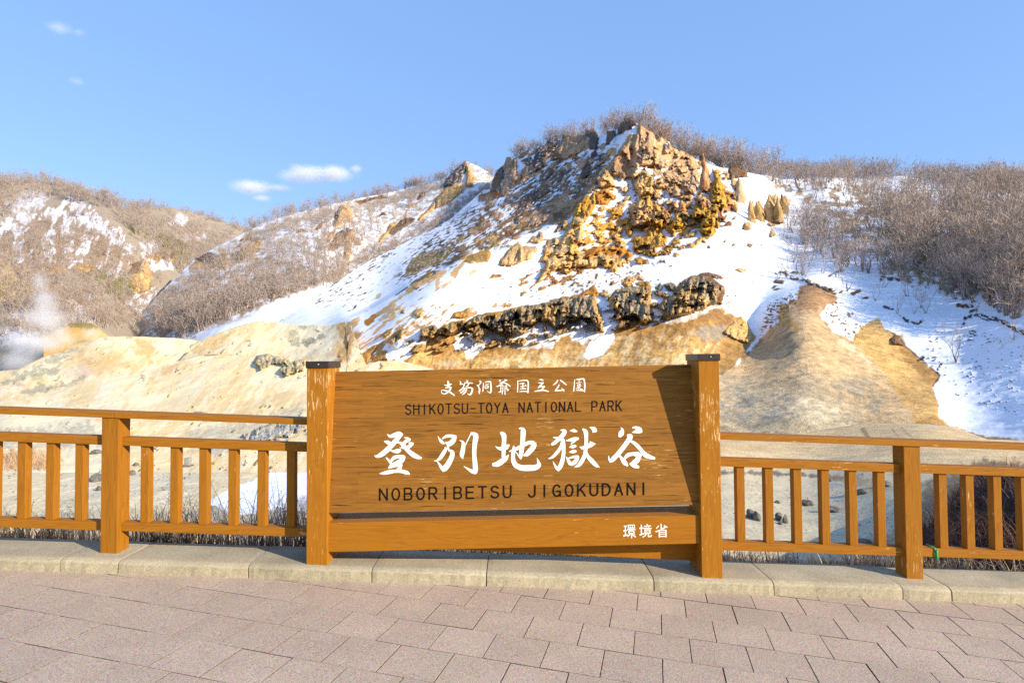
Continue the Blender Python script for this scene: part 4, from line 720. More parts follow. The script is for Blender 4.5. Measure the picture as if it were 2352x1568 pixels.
 paint(GREYT, 'W7', [(300,560),(700,600),(1000,700),(1500,520),(1900,800),(2200,1050),(2352,1300),(2000,1568),(300,1568)], 20, 20, .8), paint((.30,.285,.27), 'W7', [(320,900),(520,740),(900,800),(1250,830),(1400,950),(1350,1150),(1000,1150),(850,1350),(700,1380),(500,1150),(320,1100)], 6, 20, .65, noise=(20, 40, 22, -0.02)), paint((.34,.32,.28), 'W7', [(1700,650),(2352,560),(2500,900),(2460,1200),(2100,1000),(1800,800)], 6, 18, .65, noise=(-30, 30, 16, -0.05)), paint(CREAM, 'W7', [(1250,1000),(1450,880),(1900,1000),(2150,1250),(1950,1400),(1600,1200)], 10, 18, .6), paint(CREAM, 'W7', [(1850,0),(2000,100),(2352,330),(2352,400),(2050,220)], 5, 8, .6), paint(CREAM, 'W7', [(1680,1360),(1750,1310),(1950,1330),(2050,1420),(1700,1420)], 3, 6, .9),
 paint((.22,.15,.08), 'W7', [(880,80),(780,180),(620,330),(470,440),(320,540)], 2, 4, .7, line=3), paint((.25,.18,.10), 'W7', [(1480,20),(1380,140),(1250,260),(1150,330)], .8, 3, .6, line=.8), paint((.26,.19,.11), 'W6', [(1660,1310),(1750,1420),(1850,1560)], .8, 3, .7, line=1.0), paint((.25,.20,.15), 'W7', [(950,680),(1200,640),(1490,530),(1470,420)], 2, 5, .5, line=2),
 # dark broken edges in the snow
 rock(DARK, 'W6', [(1080,740),(1180,730),(1250,800),(1380,830),(1480,850),(1560,890),(1760,960),(1870,1005)], 1.2, BROWN, line=4.8, holes=(-20, 11, 5, -0.20), pw=6, ph=6, warp=2.5, edge=3), rock(DARK, 'W6', [(1260,740),(1390,730)], 1.0, BROWN, line=3.8, holes=(-20, 11, 5, -0.20), pw=6, ph=6), rock(BROWN, 'W6', [(1010,870),(1070,820),(1180,850),(1170,890),(1070,890)], 1.0, DARK), rock(BROWN, 'W6', [(1000,950),(1060,905),(1110,910),(1040,950)], .8, DARK), rock(BROWN, 'W6', [(1040,970),(1100,940),(1160,955),(1090,975)], .8, DARK), rock(BROWN, 'W6', [(1880,1030),(1930,980),(1985,970),(1960,1020)], .8), rock(BROWN, 'W6', [(2080,1030),(2150,1000),(2200,980),(2180,1010),(2110,1055)], .8), rock(BROWN, 'W6', [(2225,1100),(2260,1060),(2310,1060),(2290,1105)], .8), rock(BROWN, 'W6', [(1780,790),(1880,730),(1960,710)], .8, DARK, line=2.0),
 rock(DARK, 'R7', [(390,410),(430,455),(520,480),(560,455)], .8, BROWN, line=3.3, holes=(-20, 11, 5, -0.20), pw=6, ph=6, warp=2), rock(DARK, 'R7', [(265,350),(330,370)], .6, BROWN, line=2.7, holes=(-20, 11, 5, -0.20), pw=6, ph=6), rock(DARK, 'R7', [(830,340),(935,345)], .8, BROWN, line=4.5, holes=(-20, 11, 5, -0.20), pw=6, ph=6), rock(DARK, 'R7', [(885,440),(960,410),(1080,440),(1150,450),(1260,510),(1345,560)], 1.0, BROWN, line=4.8, holes=(-20, 11, 5, -0.20), pw=6, ph=6, warp=3), rock(DARK, 'R7', [(930,390),(970,380)], .8, BROWN, line=4.5, holes=(-20, 11, 5, -0.20), pw=6, ph=6), rock(DARK, 'R7', [(930,545),(960,545)], .7, BROWN, line=3.8, holes=(-20, 11, 5, -0.20), pw=6, ph=6), rock(DARK, 'R7', [(860,510),(880,475)], .5, BROWN, line=3.0, holes=(-20, 11, 5, -0.20), pw=6, ph=6), rock(DARK, 'R7', [(680,830),(700,790)], .5, BROWN, line=3.0, holes=(-20, 11, 5, -0.20), pw=6, ph=6), rock(DARK, 'R7', [(240,130),(390,140)], .9, BROWN, line=5.2, holes=(-20, 11, 5, -0.20), pw=6, ph=6), rock(BROWN, 'R7', [(10,250),(75,230)], .7, line=3), rock(BROWN, 'R7', [(90,285),(135,280)], .7, line=3), rock(DARK, 'R7', [(530,760),(560,740)], .6, line=4.5, holes=(-20, 11, 5, -0.20), pw=6, ph=6),
 dashes('D', [(1760,700),(1860,655),(1830,690),(1790,740),(1745,770)], 0.15, BROWN, 0, 8, 4, .5, seed=15), dashes('D', [(1890,700),(1935,690),(1990,760),(1960,790),(1900,740)], 0.36, SOIL, -25, 9, 5, .4, seed=17), dashes('D', [(2100,740),(2352,780),(2352,960),(2150,900)], 0.68, DARK, 5, 8, 3, .3, seed=19), paint(SOIL, 'R8', [(500,400),(640,340),(770,425),(1000,500),(1345,540),(1345,580),(900,560),(500,460)], 2, 4, .9, 1.0),
 # leaf litter under the wood
 paint((.30,.21,.14), 'D', [(1790,420),(1960,430),(2119,440),(2352,455),(2440,455),(2440,720),(2330,700),(2200,660),(2060,620),(1960,560),(1850,470)], 14, 30, .85, .9, noise=(0, 26, 14, -0.12)), paint((.24,.20,.09), 'D', [(2040,580),(2180,600),(2300,650),(2250,690),(2120,650),(2030,640)], 10, 20, .8, .9, noise=(0, 20, 12, -.05)), paint(SNOW, 'D', [(2010,415),(2080,410),(2130,418),(2265,436),(2300,450),(2200,460),(2080,440)], 4, 8, .9, .1)]
SPUR = [(760,742),(800,732),(851,710),(905,679),(936,660),(970,643),(1021,618),(1052,595),(1079,575),(1130,560),(1180,545),(1250,525),(1312,502),(1328,468),(1355,437),(1381,395),(1406,367),(1438,318),(1452,262),(1452,180),(500,180),(500,742)]
def spur(X, Y, D):                                # depth step added behind the front spur to throw the left flank into shade
    s = sdpoly(X, Y, SPUR); return D + 15*sstep(-1, 10, s)*sstep(780, 880, X) + np.clip(s, 0, 160)*0.12*sstep(700, 900, X)
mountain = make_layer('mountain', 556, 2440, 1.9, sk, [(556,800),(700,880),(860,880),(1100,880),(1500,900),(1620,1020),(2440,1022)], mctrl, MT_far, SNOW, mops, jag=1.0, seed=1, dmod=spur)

def spire(x, yb, yt, w, c1, c2, seed):
    rg = np.random.RandomState(seed); b0 = mountain.find(x, yb); s = ((b0-CAM)@FW)/F; H = (yb-yt)*s*1.08; W = w*s*.5
    nu, nv = 20, 20; V, C = [], []; off = rg.rand(3)*60; sx, sy_ = rg.normal(0, .10, 2); nub = rg.randint(1, 3)
    for j in range(nv+1):
        t = j/nv; zz = t**.9
        rad = (1-t**2.2)**.8*(1.0-.45*t)+.02
        rad *= 1+.22*math.sin(t*9+seed)*(.3+t)
        for i in range(nu):
            th = 2*math.pi*i/nu; d = np.array([math.cos(th), math.sin(th), 0]); q = np.array([d[0]*1.1, d[1]*1.1, t*H/W*.55])+off
            n_ = float(ridged((q*1.1)[None], 3)[0])*.34+float(fbm((q*2.7)[None], 2)[0])*.20
            r = W*rad*(1+n_); tw = .25*math.sin(t*5+seed)
            V.append((b0[0]+d[0]*r+(sx+.10*tw)*t*H*.5, b0[1]+.35*W+d[1]*r*.9+t*H*.10, b0[2]-.12*H+zz*H*1.12))
            m = np.clip(.5+1.1*float(fbm((q*.8+9)[None], 2)[0]), 0, 1); cc = np.array(c1)*(1-m)+np.array(c2)*m; cc = cc*(1+.25*n_)*np.array([1, .96, .82]); C.append((*cc, 1))
    f = [(j*nu+i, j*nu+(i+1) % nu, (j+1)*nu+(i+1) % nu, (j+1)*nu+i) for j in range(nv) for i in range(nu)]
    o = mesh_obj('rock_spire', V, f, MT_far, smooth=True, attrs={'Col': C}); o.parent = mountain.obj
SP = [(1642,478,388,36,OCHRE,YELLOW),(1626,519,440,32,YELLOW,OCHRE),(1621,440,352,18,TAN,RUST),(1700,464,410,24,TAN,GREYT),(1727,506,460,15,OLIVE,TAN),(1747,506,462,19,OLIVE,TAN),(1773,510,446,26,OLIVE,TAN),(1790,505,452,18,OLIVE,TAN),(1802,489,446,20,OLIVE,BROWN),(1558,524,476,25,OCHRE,TAN),(1576,514,476,19,OCHT,RUST),(1567,484,460,18,TAN,RUST),(1555,447,422,14,TAN,PINKTAN),(1545,489,460,20,RUST,TAN),
 (1520,354,302,24,TAN,DARKTAN),(1537,368,320,22,TAN,PINKTAN),(1436,332,266,38,DARKTAN,BROWN),(1471,348,282,34,TAN,PINKTAN),(1492,358,305,28,TAN,PINKTAN),(1590,388,352,16,TAN,BROWN),(1576,402,364,18,TAN,PINKTAN),(1559,412,368,18,TAN,PINKTAN),(1360,347,290,26,DARKTAN,DARK),(1344,342,296,20,DARKTAN,DARK),(1168,420,355,18,PINKTAN,DARKTAN),(1183,402,357,13,PINKTAN,TAN),(1209,427,382,15,DARKTAN,PINKTAN),(1352,412,360,24,DARKTAN,BROWN),(1289,424,388,14,DARKTAN,BROWN),(1389,402,362,18,TAN,DARKTAN),
 (1445,542,498,15,OCHRE,TAN),(1420,547,512,22,OCHT,ORANGE),(1512,558,490,24,TAN,OCHT),(1488,547,512,18,TAN,OCHT),(1360,618,562,24,TAN,OCHT),(1416,620,562,24,TAN,GREYT),(1316,593,548,24,YELLOW,TAN),(1380,567,536,16,OCHT,ORANGE),(1556,546,494,26,OCHRE,YELLOW),(1665,470,430,18,RUST,OCHRE),(1520,470,432,22,TAN,PINKTAN),(1480,452,398,26,OCHT,TAN),(1465,500,440,24,TAN,OCHRE),(1290,506,470,18,OCHRE,TAN),(1335,500,455,22,YELLOW,OCHRE),(1600,436,396,16,TAN,RUST),(1390,600,570,18,OCHT,TAN),(1338,610,578,18,TAN,OCHT),(1435,590,560,14,OCHT,ORANGE),(1300,615,590,14,TAN,RUST)]
for i, q in enumerate(SP):
    if 2 <= i <= 8 or i in (11, 12): spire(*q, i+3)
# ---- the ridge behind, on the left of the mountain
r2sky = [(280,800),(300,775),(330,715),(360,680),(400,640),(443,598),(508,560),(547,542),(568,530),(613,506),(657,494),(700,484),(757,470),(825,455),(891,443),(950,428),(1013,413),(1052,385),(1069,369),(1090,378),(1130,400),(1180,440),(1260,450)]
ops2 = [bumpy(1.6, 22.0, 4), bumpy(0.5, 5.0, 3), paint((.42,.34,.29), 'D', [(280,800),(320,700),(560,520),(1060,370),(1260,430),(1260,500),(700,700),(480,760)], 8, 14, .7, .7, noise=(25, 16, 8, .02)), paint((.38,.29,.23), 'D', [(280,800),(330,700),(450,600),(560,560),(700,620),(760,640),(700,700),(480,745),(330,790)], 14, 26, .8, .8, noise=(25, 30, 12, -0.12)), paint((.33,.24,.18), 'D', [(320,770),(520,690),(700,640),(900,560),(1050,480),(1160,390),(1200,440),(1000,560),(800,660),(560,720),(400,780)], 8, 14, .8, .8, noise=(28, 26, 9, -0.15)), paint((.33,.25,.2), 'D', [(560,540),(700,490),(900,450),(1060,400),(1060,420),(900,470),(700,510),(570,560)], 6, 10, .7, .8),
 rock(TAN, 'W8', [(1235,60),(1260,90),(1300,160),(1330,200),(1290,260),(1230,280),(1240,160)], 4, OCHT, flute=3), rock(DARKTAN, 'W8', [(1180,100),(1245,60),(1240,140),(1200,220),(1130,260),(1050,270),(1100,190)], 3, DARK, snow=.35), rock(TAN, 'W8', [(1010,350),(1080,280),(1170,240),(1230,250),(1210,310),(1100,400),(1000,440)], 3.5, OCHT), rock(TAN, 'W8', [(860,520),(940,440),(1010,350),(1010,430),(940,480),(890,530)], 3, SOIL), rock(TAN, 'W8', [(760,500),(800,410),(900,370),(860,400),(800,440),(790,540)], 2.5, BROWN, snow=.2), rock(TAN, 'W8', [(560,690),(620,610),(650,550),(720,540),(680,600),(620,650),(600,690)], 3.5, OCHT), rock(DARKTAN, 'W8', [(640,620),(720,540),(760,500),(860,510),(780,570),(680,630)], 2, BROWN), rock(BROWN, 'W8', [(860,350),(900,300),(930,310),(920,350),(870,370)], 2), rock(BROWN, 'W8', [(400,380),(480,350),(600,330),(640,350),(500,370),(430,400)], 1.5), rock(BROWN, 'W8', [(570,490),(600,450),(630,480)], 1.5),
 rock(TAN, 'W8', [(225,580),(240,490),(290,390),(330,410),(360,460),(420,490),(400,500),(370,480),(375,550),(320,530),(290,560)], 5, OCHT, flute=3), rock(DARKTAN, 'W8', [(230,470),(290,392),(260,500),(225,580),(215,560)], 2, DARK), rock(TAN, 'W8', [(300,830),(310,640),(320,580),(370,590),(400,660),(450,710),(410,710),(360,690),(350,820)], 5, DARKTAN, flute=3), rock(DARKTAN, 'W8', [(180,750),(215,660),(250,610),(310,590),(305,680),(260,740),(220,765)], 4, TAN), rock(TAN, 'W8', [(155,690),(180,620),(240,595),(220,650),(170,710)], 3, DARKTAN), rock(RUST, 'W8', [(70,590),(160,510),(180,500),(100,600)], 1),
 rock(TAN, 'R2', [(440,900),(500,830),(590,840),(620,900)], 3.5, PINKTAN), rock(DARKTAN, 'R2', [(500,820),(600,760),(690,790),(690,880),(620,890)], 3, DARK), rock(TAN, 'R2', [(685,880),(700,760),(730,740),(760,870),(740,900)], 4.5, flute=3), rock(DARKTAN, 'R2', [(780,780),(830,760),(830,830),(780,820)], 2.5), rock(TAN, 'R2', [(830,830),(850,740),(890,800),(880,830)], 3.5), rock(TAN, 'R2', [(880,800),(880,710),(940,690),(1000,740),(930,800)], 3, PINKTAN), rock(TAN, 'R2', [(950,720),(980,655),(1040,710),(980,730)], 3.5, OCHT), rock(BROWN, 'R2', [(830,680),(920,635),(930,680)], 1.5), rock(BROWN, 'R2', [(790,740),(850,700),(850,730)], 1.5), rock(SOIL, 'R2', [(1250,630),(1320,580),(1343,600),(1290,620)], 1), 
 dashes('R4', [(850,150),(950,0),(1120,-20),(1080,60),(950,165)], 0.12, BROWN, 20, 9, 4, .4, seed=21), rock(BROWN, 'D', [(640,741),(690,706),(734,680),(760,660)], .5, DARK, line=1.6, warp=3), paint(SNOW, 'D', [(460,765),(560,735),(600,705),(700,665),(740,650),(760,655),(700,700),(640,745)], 5, 8, 1, .1)]
ridge = make_layer('ridge', 280, 1260, 2.0, r2sky, [(280,830),(480,800),(640,800),(760,720),(900,620),(1060,520),(1200,470),(1260,470)],
 [(280,800,205),(320,770,190),(480,765,150),(640,745,142),(700,700,162),(758,660,190),(800,629,235),(900,575,275),(1033,503,310),(1160,420,335),(1240,450,345),(700,481,325),(891,443,362),(1069,369,355),(560,535,300),(443,598,272),(360,680,232),(600,620,215),(700,600,220),(800,520,300),(950,470,338),(500,650,205),(480,700,178),(700,550,265)], MT_far, (.76,.77,.81), ops2, jag=1.2, seed=4)

# ---- far hill on the left
hsky = [(-60,422),(0,419),(45,414),(89,416),(128,419),(167,437),(224,455),(283,478),(344,479),(398,479),(434,485),(479,499),(520,510),(547,518),(600,545),(660,560)]
ops1 = [bumpy(2.2, 30.0, 4), bumpy(0.8, 7.0, 3),
 paint((.74,.74,.78), 'R1', [(0,540),(180,470),(400,410),(480,360),(600,340),(700,400),(800,500),(930,600),(1040,750),(1000,880),(900,960),(700,900),(400,860),(0,900)], 4, 10, .95, .3, noise=(62, 26, 13, -.22)), paint((.72,.73,.77), 'R1', [(50,400),(150,330),(250,310),(380,350),(300,400),(100,470)], 8, 12, .75, .4), paint((.74,.74,.78), 'R1', [(1090,700),(1200,640),(1280,740),(1330,900),(1130,900)], 3, 8, .95, .3, noise=(60, 20, 10, -.25)), paint((.70,.71,.76), 'R2', [(290,540),(360,470),(430,530),(400,560)], 6, 9, .8, .4), paint((.70,.71,.76), 'R2', [(340,660),(560,630),(620,660),(400,690)], 6, 9, .6, .4),
 paint((.31,.225,.175), 'R1', [(0,640),(240,480),(420,430),(580,420),(620,560),(800,640),(900,760),(1040,760),(1000,900),(700,900),(0,900)], 10, 18, .95, .9, noise=(80, 60, 22, -0.02)), paint((.31,.225,.175), 'R3', [(0,0),(900,0),(900,120),(700,120),(300,100),(0,200)], 10, 18, .9, .9, noise=(30, 40, 20, -0.15)),
 paint((.74,.74,.79), 'R3', [(500,260),(700,280),(700,430),(520,440)], 12, 24, .8, .3, noise=(60, 24, 12, 0.0)), paint((.74,.74,.79), 'R3', [(960,170),(1200,200),(1150,330),(1060,430),(980,300)], 6, 18, .9, .3, noise=(50, 20, 10, -.2)), paint((.74,.74,.79), 'R3', [(0,500),(250,560),(200,640),(0,650)], 10, 20, .6, .3), paint((.74,.74,.79), 'R3', [(90,430),(140,360),(190,370),(150,450)], 4, 10, .8, .3), paint((.20,.19,.07), 'R3', [(700,130),(980,150),(1000,280),(860,200)], 8, 16, .8, .9, noise=(-30, 22, 10, -.1)), paint((.24,.21,.08), 'R2', [(0,540),(230,640),(420,800),(380,860),(240,700),(0,620)], 8, 16, .7, .9),
 rock(OCHT, 'R3', [(975,180),(1060,90),(1120,-20),(1140,0),(1180,140),(1150,230),(1070,250)], 5, PALE, rough=.8), rock(BROWN, 'R3', [(960,110),(1040,10),(1110,-20),(1060,90)], 3, DARKTAN), rock(OCHT, 'R3', [(390,90),(400,40),(520,50),(500,80)], 2, SOIL), rock(OCHT, 'R3', [(580,40),(600,0),(740,40),(740,80),(640,80)], 2, SOIL), rock(SOIL, 'R1', [(1130,800),(1280,740),(1320,790),(1200,840)], 2, BROWN), rock(OCHT, 'R2', [(300,830),(330,780),(370,800),(370,850)], 2.5, SOIL), rock(OCHT, 'R3', [(900,260),(930,250),(965,310),(930,310)], 1.5),
 rock((.62,.47,.20), 'R3', [(-40,300),(-40,-20),(0,-20),(50,0),(100,60),(130,130),(220,170),(230,240),(160,240),(140,290),(60,310)], 4, PALE, rough=0.5, edge=16, flute=2), rock(OLIVE, 'R3', [(150,230),(160,150),(215,165),(230,240)], 3, SOIL)]
hill = make_layer('hill', -60, 660, 2.0, hsky, [(-60,880),(200,840),(330,800),(420,700),(560,600),(660,580)],
 [(-60,860,122),(0,850,122),(200,800,134),(320,775,190),(400,640,292),(0,600,212),(200,600,232),(300,620,242),(0,419,342),(128,419,352),(240,480,302),(400,481,420),(547,517,452),(640,550,452),(450,560,382),(330,570,272),(0,700,152),(200,700,178),(30,650,168),(-60,650,168),(0,750,138)], MT_far, (.34,.285,.245), ops1, jag=1.5, seed=7)

# ---- sulphur mounds on the valley floor
PL = (.84,.68,.45); WH = (.85,.76,.61)
def mound(*a, **k): return make_layer(*a, **k)
om = [bumpy(0.8, 14.0, 4), bumpy(0.22, 3.0, 4, 'ridged')]
cliff_m = mound('mound', 100, 300, 1.6, [(100,775),(149,752),(161,742),(210,742),(225,752),(247,770),(300,790)], [(100,830),(300,830)], [(100,775,125),(200,745,128),(300,790,122),(100,830,112),(300,830,110)], MT_mid, (.64,.40,.14), om+[paint((.24,.20,.07), 'D', [(140,750),(160,738),(215,738),(235,750),(200,756)], 4, 6, .9, .9), paint(PALE, 'D', [(160,780),(250,770),(260,800),(150,820)], 6, 10, .7)], jag=.6, seed=21)
ma = mound('mound', -60, 480, 1.6, [(-60,866),(0,852),(45,847),(98,820),(149,805),(194,791),(222,778),(232,774),(283,772),(330,773),(400,776),(480,785)], [(-60,935),(480,880)], [(-60,866,86),(0,852,86),(232,774,101),(400,776,105),(480,785,103),(0,930,60),(250,900,68),(450,860,80),(480,875,78),(150,860,80)], MT_mid, PL, om+[dashes('D', [(-80,730),(2440,730),(2440,1400),(-80,1400)], 0.8, BROWN, 0, 4.5, 3.2, .12, seed=41), rock((.56,.49,.36), 'D', [(-80,730),(2440,730),(2440,1150),(-80,1150)], .35, GREYT, holes=(20, 26, 12, 0.62), rough=1.6, pw=5, ph=5, edge=3), paint(WH, 'D', [(-80,730),(1100,730),(1100,1150),(-80,1150)], 8, 8, .6, noise=(48, 80, 22, .10)), paint((.74,.50,.24), 'D', [(-80,730),(1100,730),(1100,1150),(-80,1150)], 8, 8, .5, noise=(44, 70, 16, .20)), bump_in('D', [(-60,860),(230,780),(480,790),(480,930),(-60,940)], .30, -50, 60, 22),
 paint((.50,.46,.37), 'R3', [(100,860),(250,790),(520,680),(640,640),(640,660),(500,770),(460,850),(300,896),(80,896)], 4, 10, .8, .9, noise=(30, 26, 12, -.1)), paint(WH, 'R3', [(640,650),(780,580),(1343,590),(1343,720),(1180,700),(1000,640),(760,640)], 8, 16, .8), paint(OCHT, 'R3', [(500,800),(640,700),(900,680),(960,760),(1100,820),(700,860)], 14, 20, .55), paint((.66,.42,.16), 'R3', [(1020,590),(1160,590),(1190,640),(1150,760),(1060,680)], 8, 16, .8), paint((.72,.55,.46), 'R3', [(480,870),(600,810),(720,830),(700,890)], 6, 12, .8), paint((.62,.55,.28), 'R5', [(200,70),(330,0),(350,90),(260,110)], 8, 14, .6), paint((.45,.42,.35), 'R5', [(0,100),(200,10),(330,0),(160,70),(60,110)], 5, 12, .7, .9), paint((.42,.39,.33), 'R5', [(120,180),(300,120),(480,110),(640,50),(660,70),(500,130),(250,200)], 4, 10, .75, .9), paint((.52,.36,.34), 'R5', [(90,120),(150,100),(230,115),(180,130)], 4, 6, .8), paint(WH, 'R5', [(0,130),(180,140),(100,185),(0,190)], 5, 8, .9)], jag=.8, seed=23)
mb = mound('mound', 330, 1040, 1.6, [(330,880),(400,840),(430,811),(469,778),(517,760),(560,745),(588,738),(618,738),(678,746),(750,747),(796,738),(806,746),(812,766),(800,790),(797,822),(841,838),(870,829),(918,828),(960,838),(989,846),(1040,862)], [(330,900),(1040,900)], [(330,880,80),(430,811,86),(588,738,97),(618,738,97),(750,747,88),(800,740,83),(812,766,79),(800,822,69),(500,850,75),(700,870,66),(900,830,67),(1040,862,66),(600,800,82),(1040,900,58)], MT_mid, PL, om+[dashes('D', [(-80,730),(2440,730),(2440,1400),(-80,1400)], 0.8, BROWN, 0, 4.5, 3.2, .12, seed=42), rock((.56,.49,.36), 'D', [(-80,730),(2440,730),(2440,1150),(-80,1150)], .35, GREYT, holes=(20, 26, 12, 0.62), rough=1.6, pw=5, ph=5, edge=3), paint(WH, 'D', [(-80,730),(1100,730),(1100,1150),(-80,1150)], 8, 8, .6, noise=(48, 80, 22, .10)), paint((.74,.50,.24), 'D', [(-80,730),(1100,730),(1100,1150),(-80,1150)], 8, 8, .5, noise=(44, 70, 16, .20)), bump_in('D', [(330,880),(520,750),(800,745),(1000,850),(1000,900)], .30, 58, 60, 22),
 paint((.68,.45,.20), 'R4', [(250,410),(420,290),(600,240),(680,210),(560,320),(420,420)], 8, 14, .7), paint(WH, 'R4', [(1000,300),(1180,200),(1400,190),(1450,300),(1400,420),(1050,440)], 10, 18, .7), paint((.50,.46,.33), 'R4', [(1010,220),(1100,180),(1220,200),(1200,330),(1100,400),(1040,380),(1060,300)], 6, 14, .8, 1, noise=(10, 20, 14, -.1)), paint((.38,.35,.29), 'R4', [(1130,360),(1220,300),(1343,260),(1343,280),(1240,330),(1150,370)], 3, 8, .8, 1), paint(OCHT, 'W5', [(470,540),(560,480),(640,470),(600,700),(520,800),(420,950),(380,900),(480,720)], 6, 12, .8), paint((.70,.50,.40), 'W5', [(270,890),(340,850),(430,870),(400,960),(300,950)], 6, 10, .6), paint((.42,.40,.38), 'W5', [(40,970),(110,830),(200,820),(130,880),(90,960)], 3, 8, .7), paint((.60,.36,.15), 'D', [(775,735),(800,735),(815,765),(800,830),(770,830),(788,790)], 4, 5, .85, .6), paint(PALE, 'W5', [(980,990),(1280,985),(1700,1090),(1300,1110)], 6, 10, .7)], jag=.7, seed=25)
mc = mound('mound', -60, 790, 1.7, [(-60,938),(0,921),(89,906),(143,892),(226,868),(300,858),(350,848),(400,831),(421,826),(450,818),(478,813),(529,814),(588,817),(612,812),(630,815),(660,825),(702,826),(760,838),(790,850)], [(-60,1120),(790,1120)], [(-60,938,58),(0,921,58),(226,868,64),(478,813,70),(700,826,64),(790,850,60),(100,950,50),(350,920,52),(600,920,48),(0,1115,26),(300,1115,25),(700,1115,24),(300,1000,38),(600,1000,36),(0,1000,40),(790,1115,24)], MT_mid, PL, [bumpy(0.9, 9.0, 4), bumpy(0.14, 1.6, 4, 'ridged'), dashes('D', [(-80,730),(2440,730),(2440,1400),(-80,1400)], 0.8, BROWN, 0, 4.5, 3.2, .12, seed=43), rock((.56,.49,.36), 'D', [(-80,730),(2440,730),(2440,1150),(-80,1150)], .35, GREYT, holes=(20, 26, 12, 0.66), rough=1.6, pw=5, ph=5, edge=3), paint(WH, 'D', [(-80,730),(1100,730),(1100,1150),(-80,1150)], 8, 8, .6, noise=(48, 80, 22, .10)), paint((.74,.50,.24), 'D', [(-80,730),(1100,730),(1100,1150),(-80,1150)], 8, 8, .5, noise=(44, 70, 16, .20)), bump_in('D', [(-60,940),(300,860),(700,830),(790,860),(790,1120),(-60,1120)], .12, 55, 70, 22),
 paint(WH, 'D', [(0,930),(220,880),(300,870),(220,960),(260,1080),(0,1100)], 14, 26, .75), paint((.74,.53,.29), 'R4', [(360,900),(560,640),(760,560),(1000,600),(1180,640),(1180,890)], 16, 26, .7, noise=(55, 60, 10, -.2)), paint((.66,.42,.20), 'R4', [(0,560),(240,460),(260,480),(120,560),(-60,640)], 6, 12, .6), paint((.78,.56,.26), 'R5', [(500,260),(560,160),(740,100),(760,200),(640,290)], 10, 20, .6), paint(WH, 'D', [(640,820),(700,840),(700,900),(560,880)], 10, 18, .6),
 rock((.60,.51,.32), 'R4', [(770,480),(820,430),(880,415),(960,430),(1040,455),(1000,500),(900,510),(840,540)], .9, GREYT, rough=2.5, warp=5), rock((.58,.50,.33), 'R4', [(980,540),(1050,470),(1180,450),(1180,540),(1100,560),(1020,605)], .9, GREYT, rough=2.5, warp=5), rock((.45,.38,.24), 'R4', [(400,430),(430,405),(500,405),(500,420)], .4, GREYT), rock((.45,.38,.24), 'R4', [(580,420),(600,412),(690,415),(690,425)], .3, GREYT), rock((.45,.38,.24), 'R4', [(740,415),(800,410),(810,428)], .3, GREYT), rock((.40,.37,.32), 'R4', [(10,515),(90,480),(180,455),(170,470),(60,515)], .4, GREYT),
 paint((.48,.45,.40), 'D', [(0,985),(200,975),(240,1010),(180,1030),(0,1030)], 8, 16, .6, .9), rock((.44,.42,.39), 'D', [(560,1000),(640,960),(700,950),(700,985),(640,1010),(580,1020)], .5, CREAM, rough=2.2, warp=8), paint((.50,.47,.42), 'D', [(420,1000),(560,960),(700,930),(700,1000),(480,1050)], 10, 20, .55, .9), rock((.42,.38,.30), 'D', [(430,955),(450,944),(490,950),(480,962)], .3, GREYT), paint((.45,.22,.08), 'D', [(0,1035),(100,1040),(140,1060),(110,1078),(0,1075)], 8, 14, .6, .9), paint(WH, 'D', [(0,1085),(250,1080),(330,1110),(0,1120)], 8, 10, .5)], jag=.7, seed=27)

# ---- valley floor falling away from the kerb
vs_sky = [(-80,1085),(700,1085),(780,1050),(900,1000),(1640,1003),(1750,1000),(1850,995),(1900,985),(1982,972),(2060,972),(2131,974),(2191,981),(2241,999),(2265,1008),(2352,1011),(2440,1015)]
vctrl = [(1650,1003,47),(1900,985,51),(1982,972,52),(2131,974,48),(2241,999,43),(2352,1011,42),(2440,1015,40),(1650,1030,38),(2000,1030,38),(2352,1030,36),(1650,1070,30),(2000,1070,30),(2352,1075,27),(1650,1100,26.5),(2000,1100,26.5),(2352,1110,18),(1650,1180,20.5),(2000,1180,20),(2352,1200,11),(1650,1250,17),(2000,1250,16.5),(2352,1270,8.5),(1650,1285,15.5),(2000,1302,15),(2352,1322,7.2),(2190,1300,10),(2250,1200,13),
 (0,1085,25),(300,1085,24),(700,1085,24),(0,1130,21.5),(300,1130,21),(700,1130,20.5),(0,1190,18),(300,1195,17.5),(700,1200,17),(0,1235,15.8),(300,1245,15.2),(700,1262,14.6),(1176,1000,45),(1176,1060,28),(1176,1130,22),(1176,1200,18),(1176,1283,14.5),(-80,1258,15),(1176,1303,13.8),(2440,1352,6.6),(-80,1085,25)]
SAND = (.56,.49,.38); TANF = (.66,.50,.32)
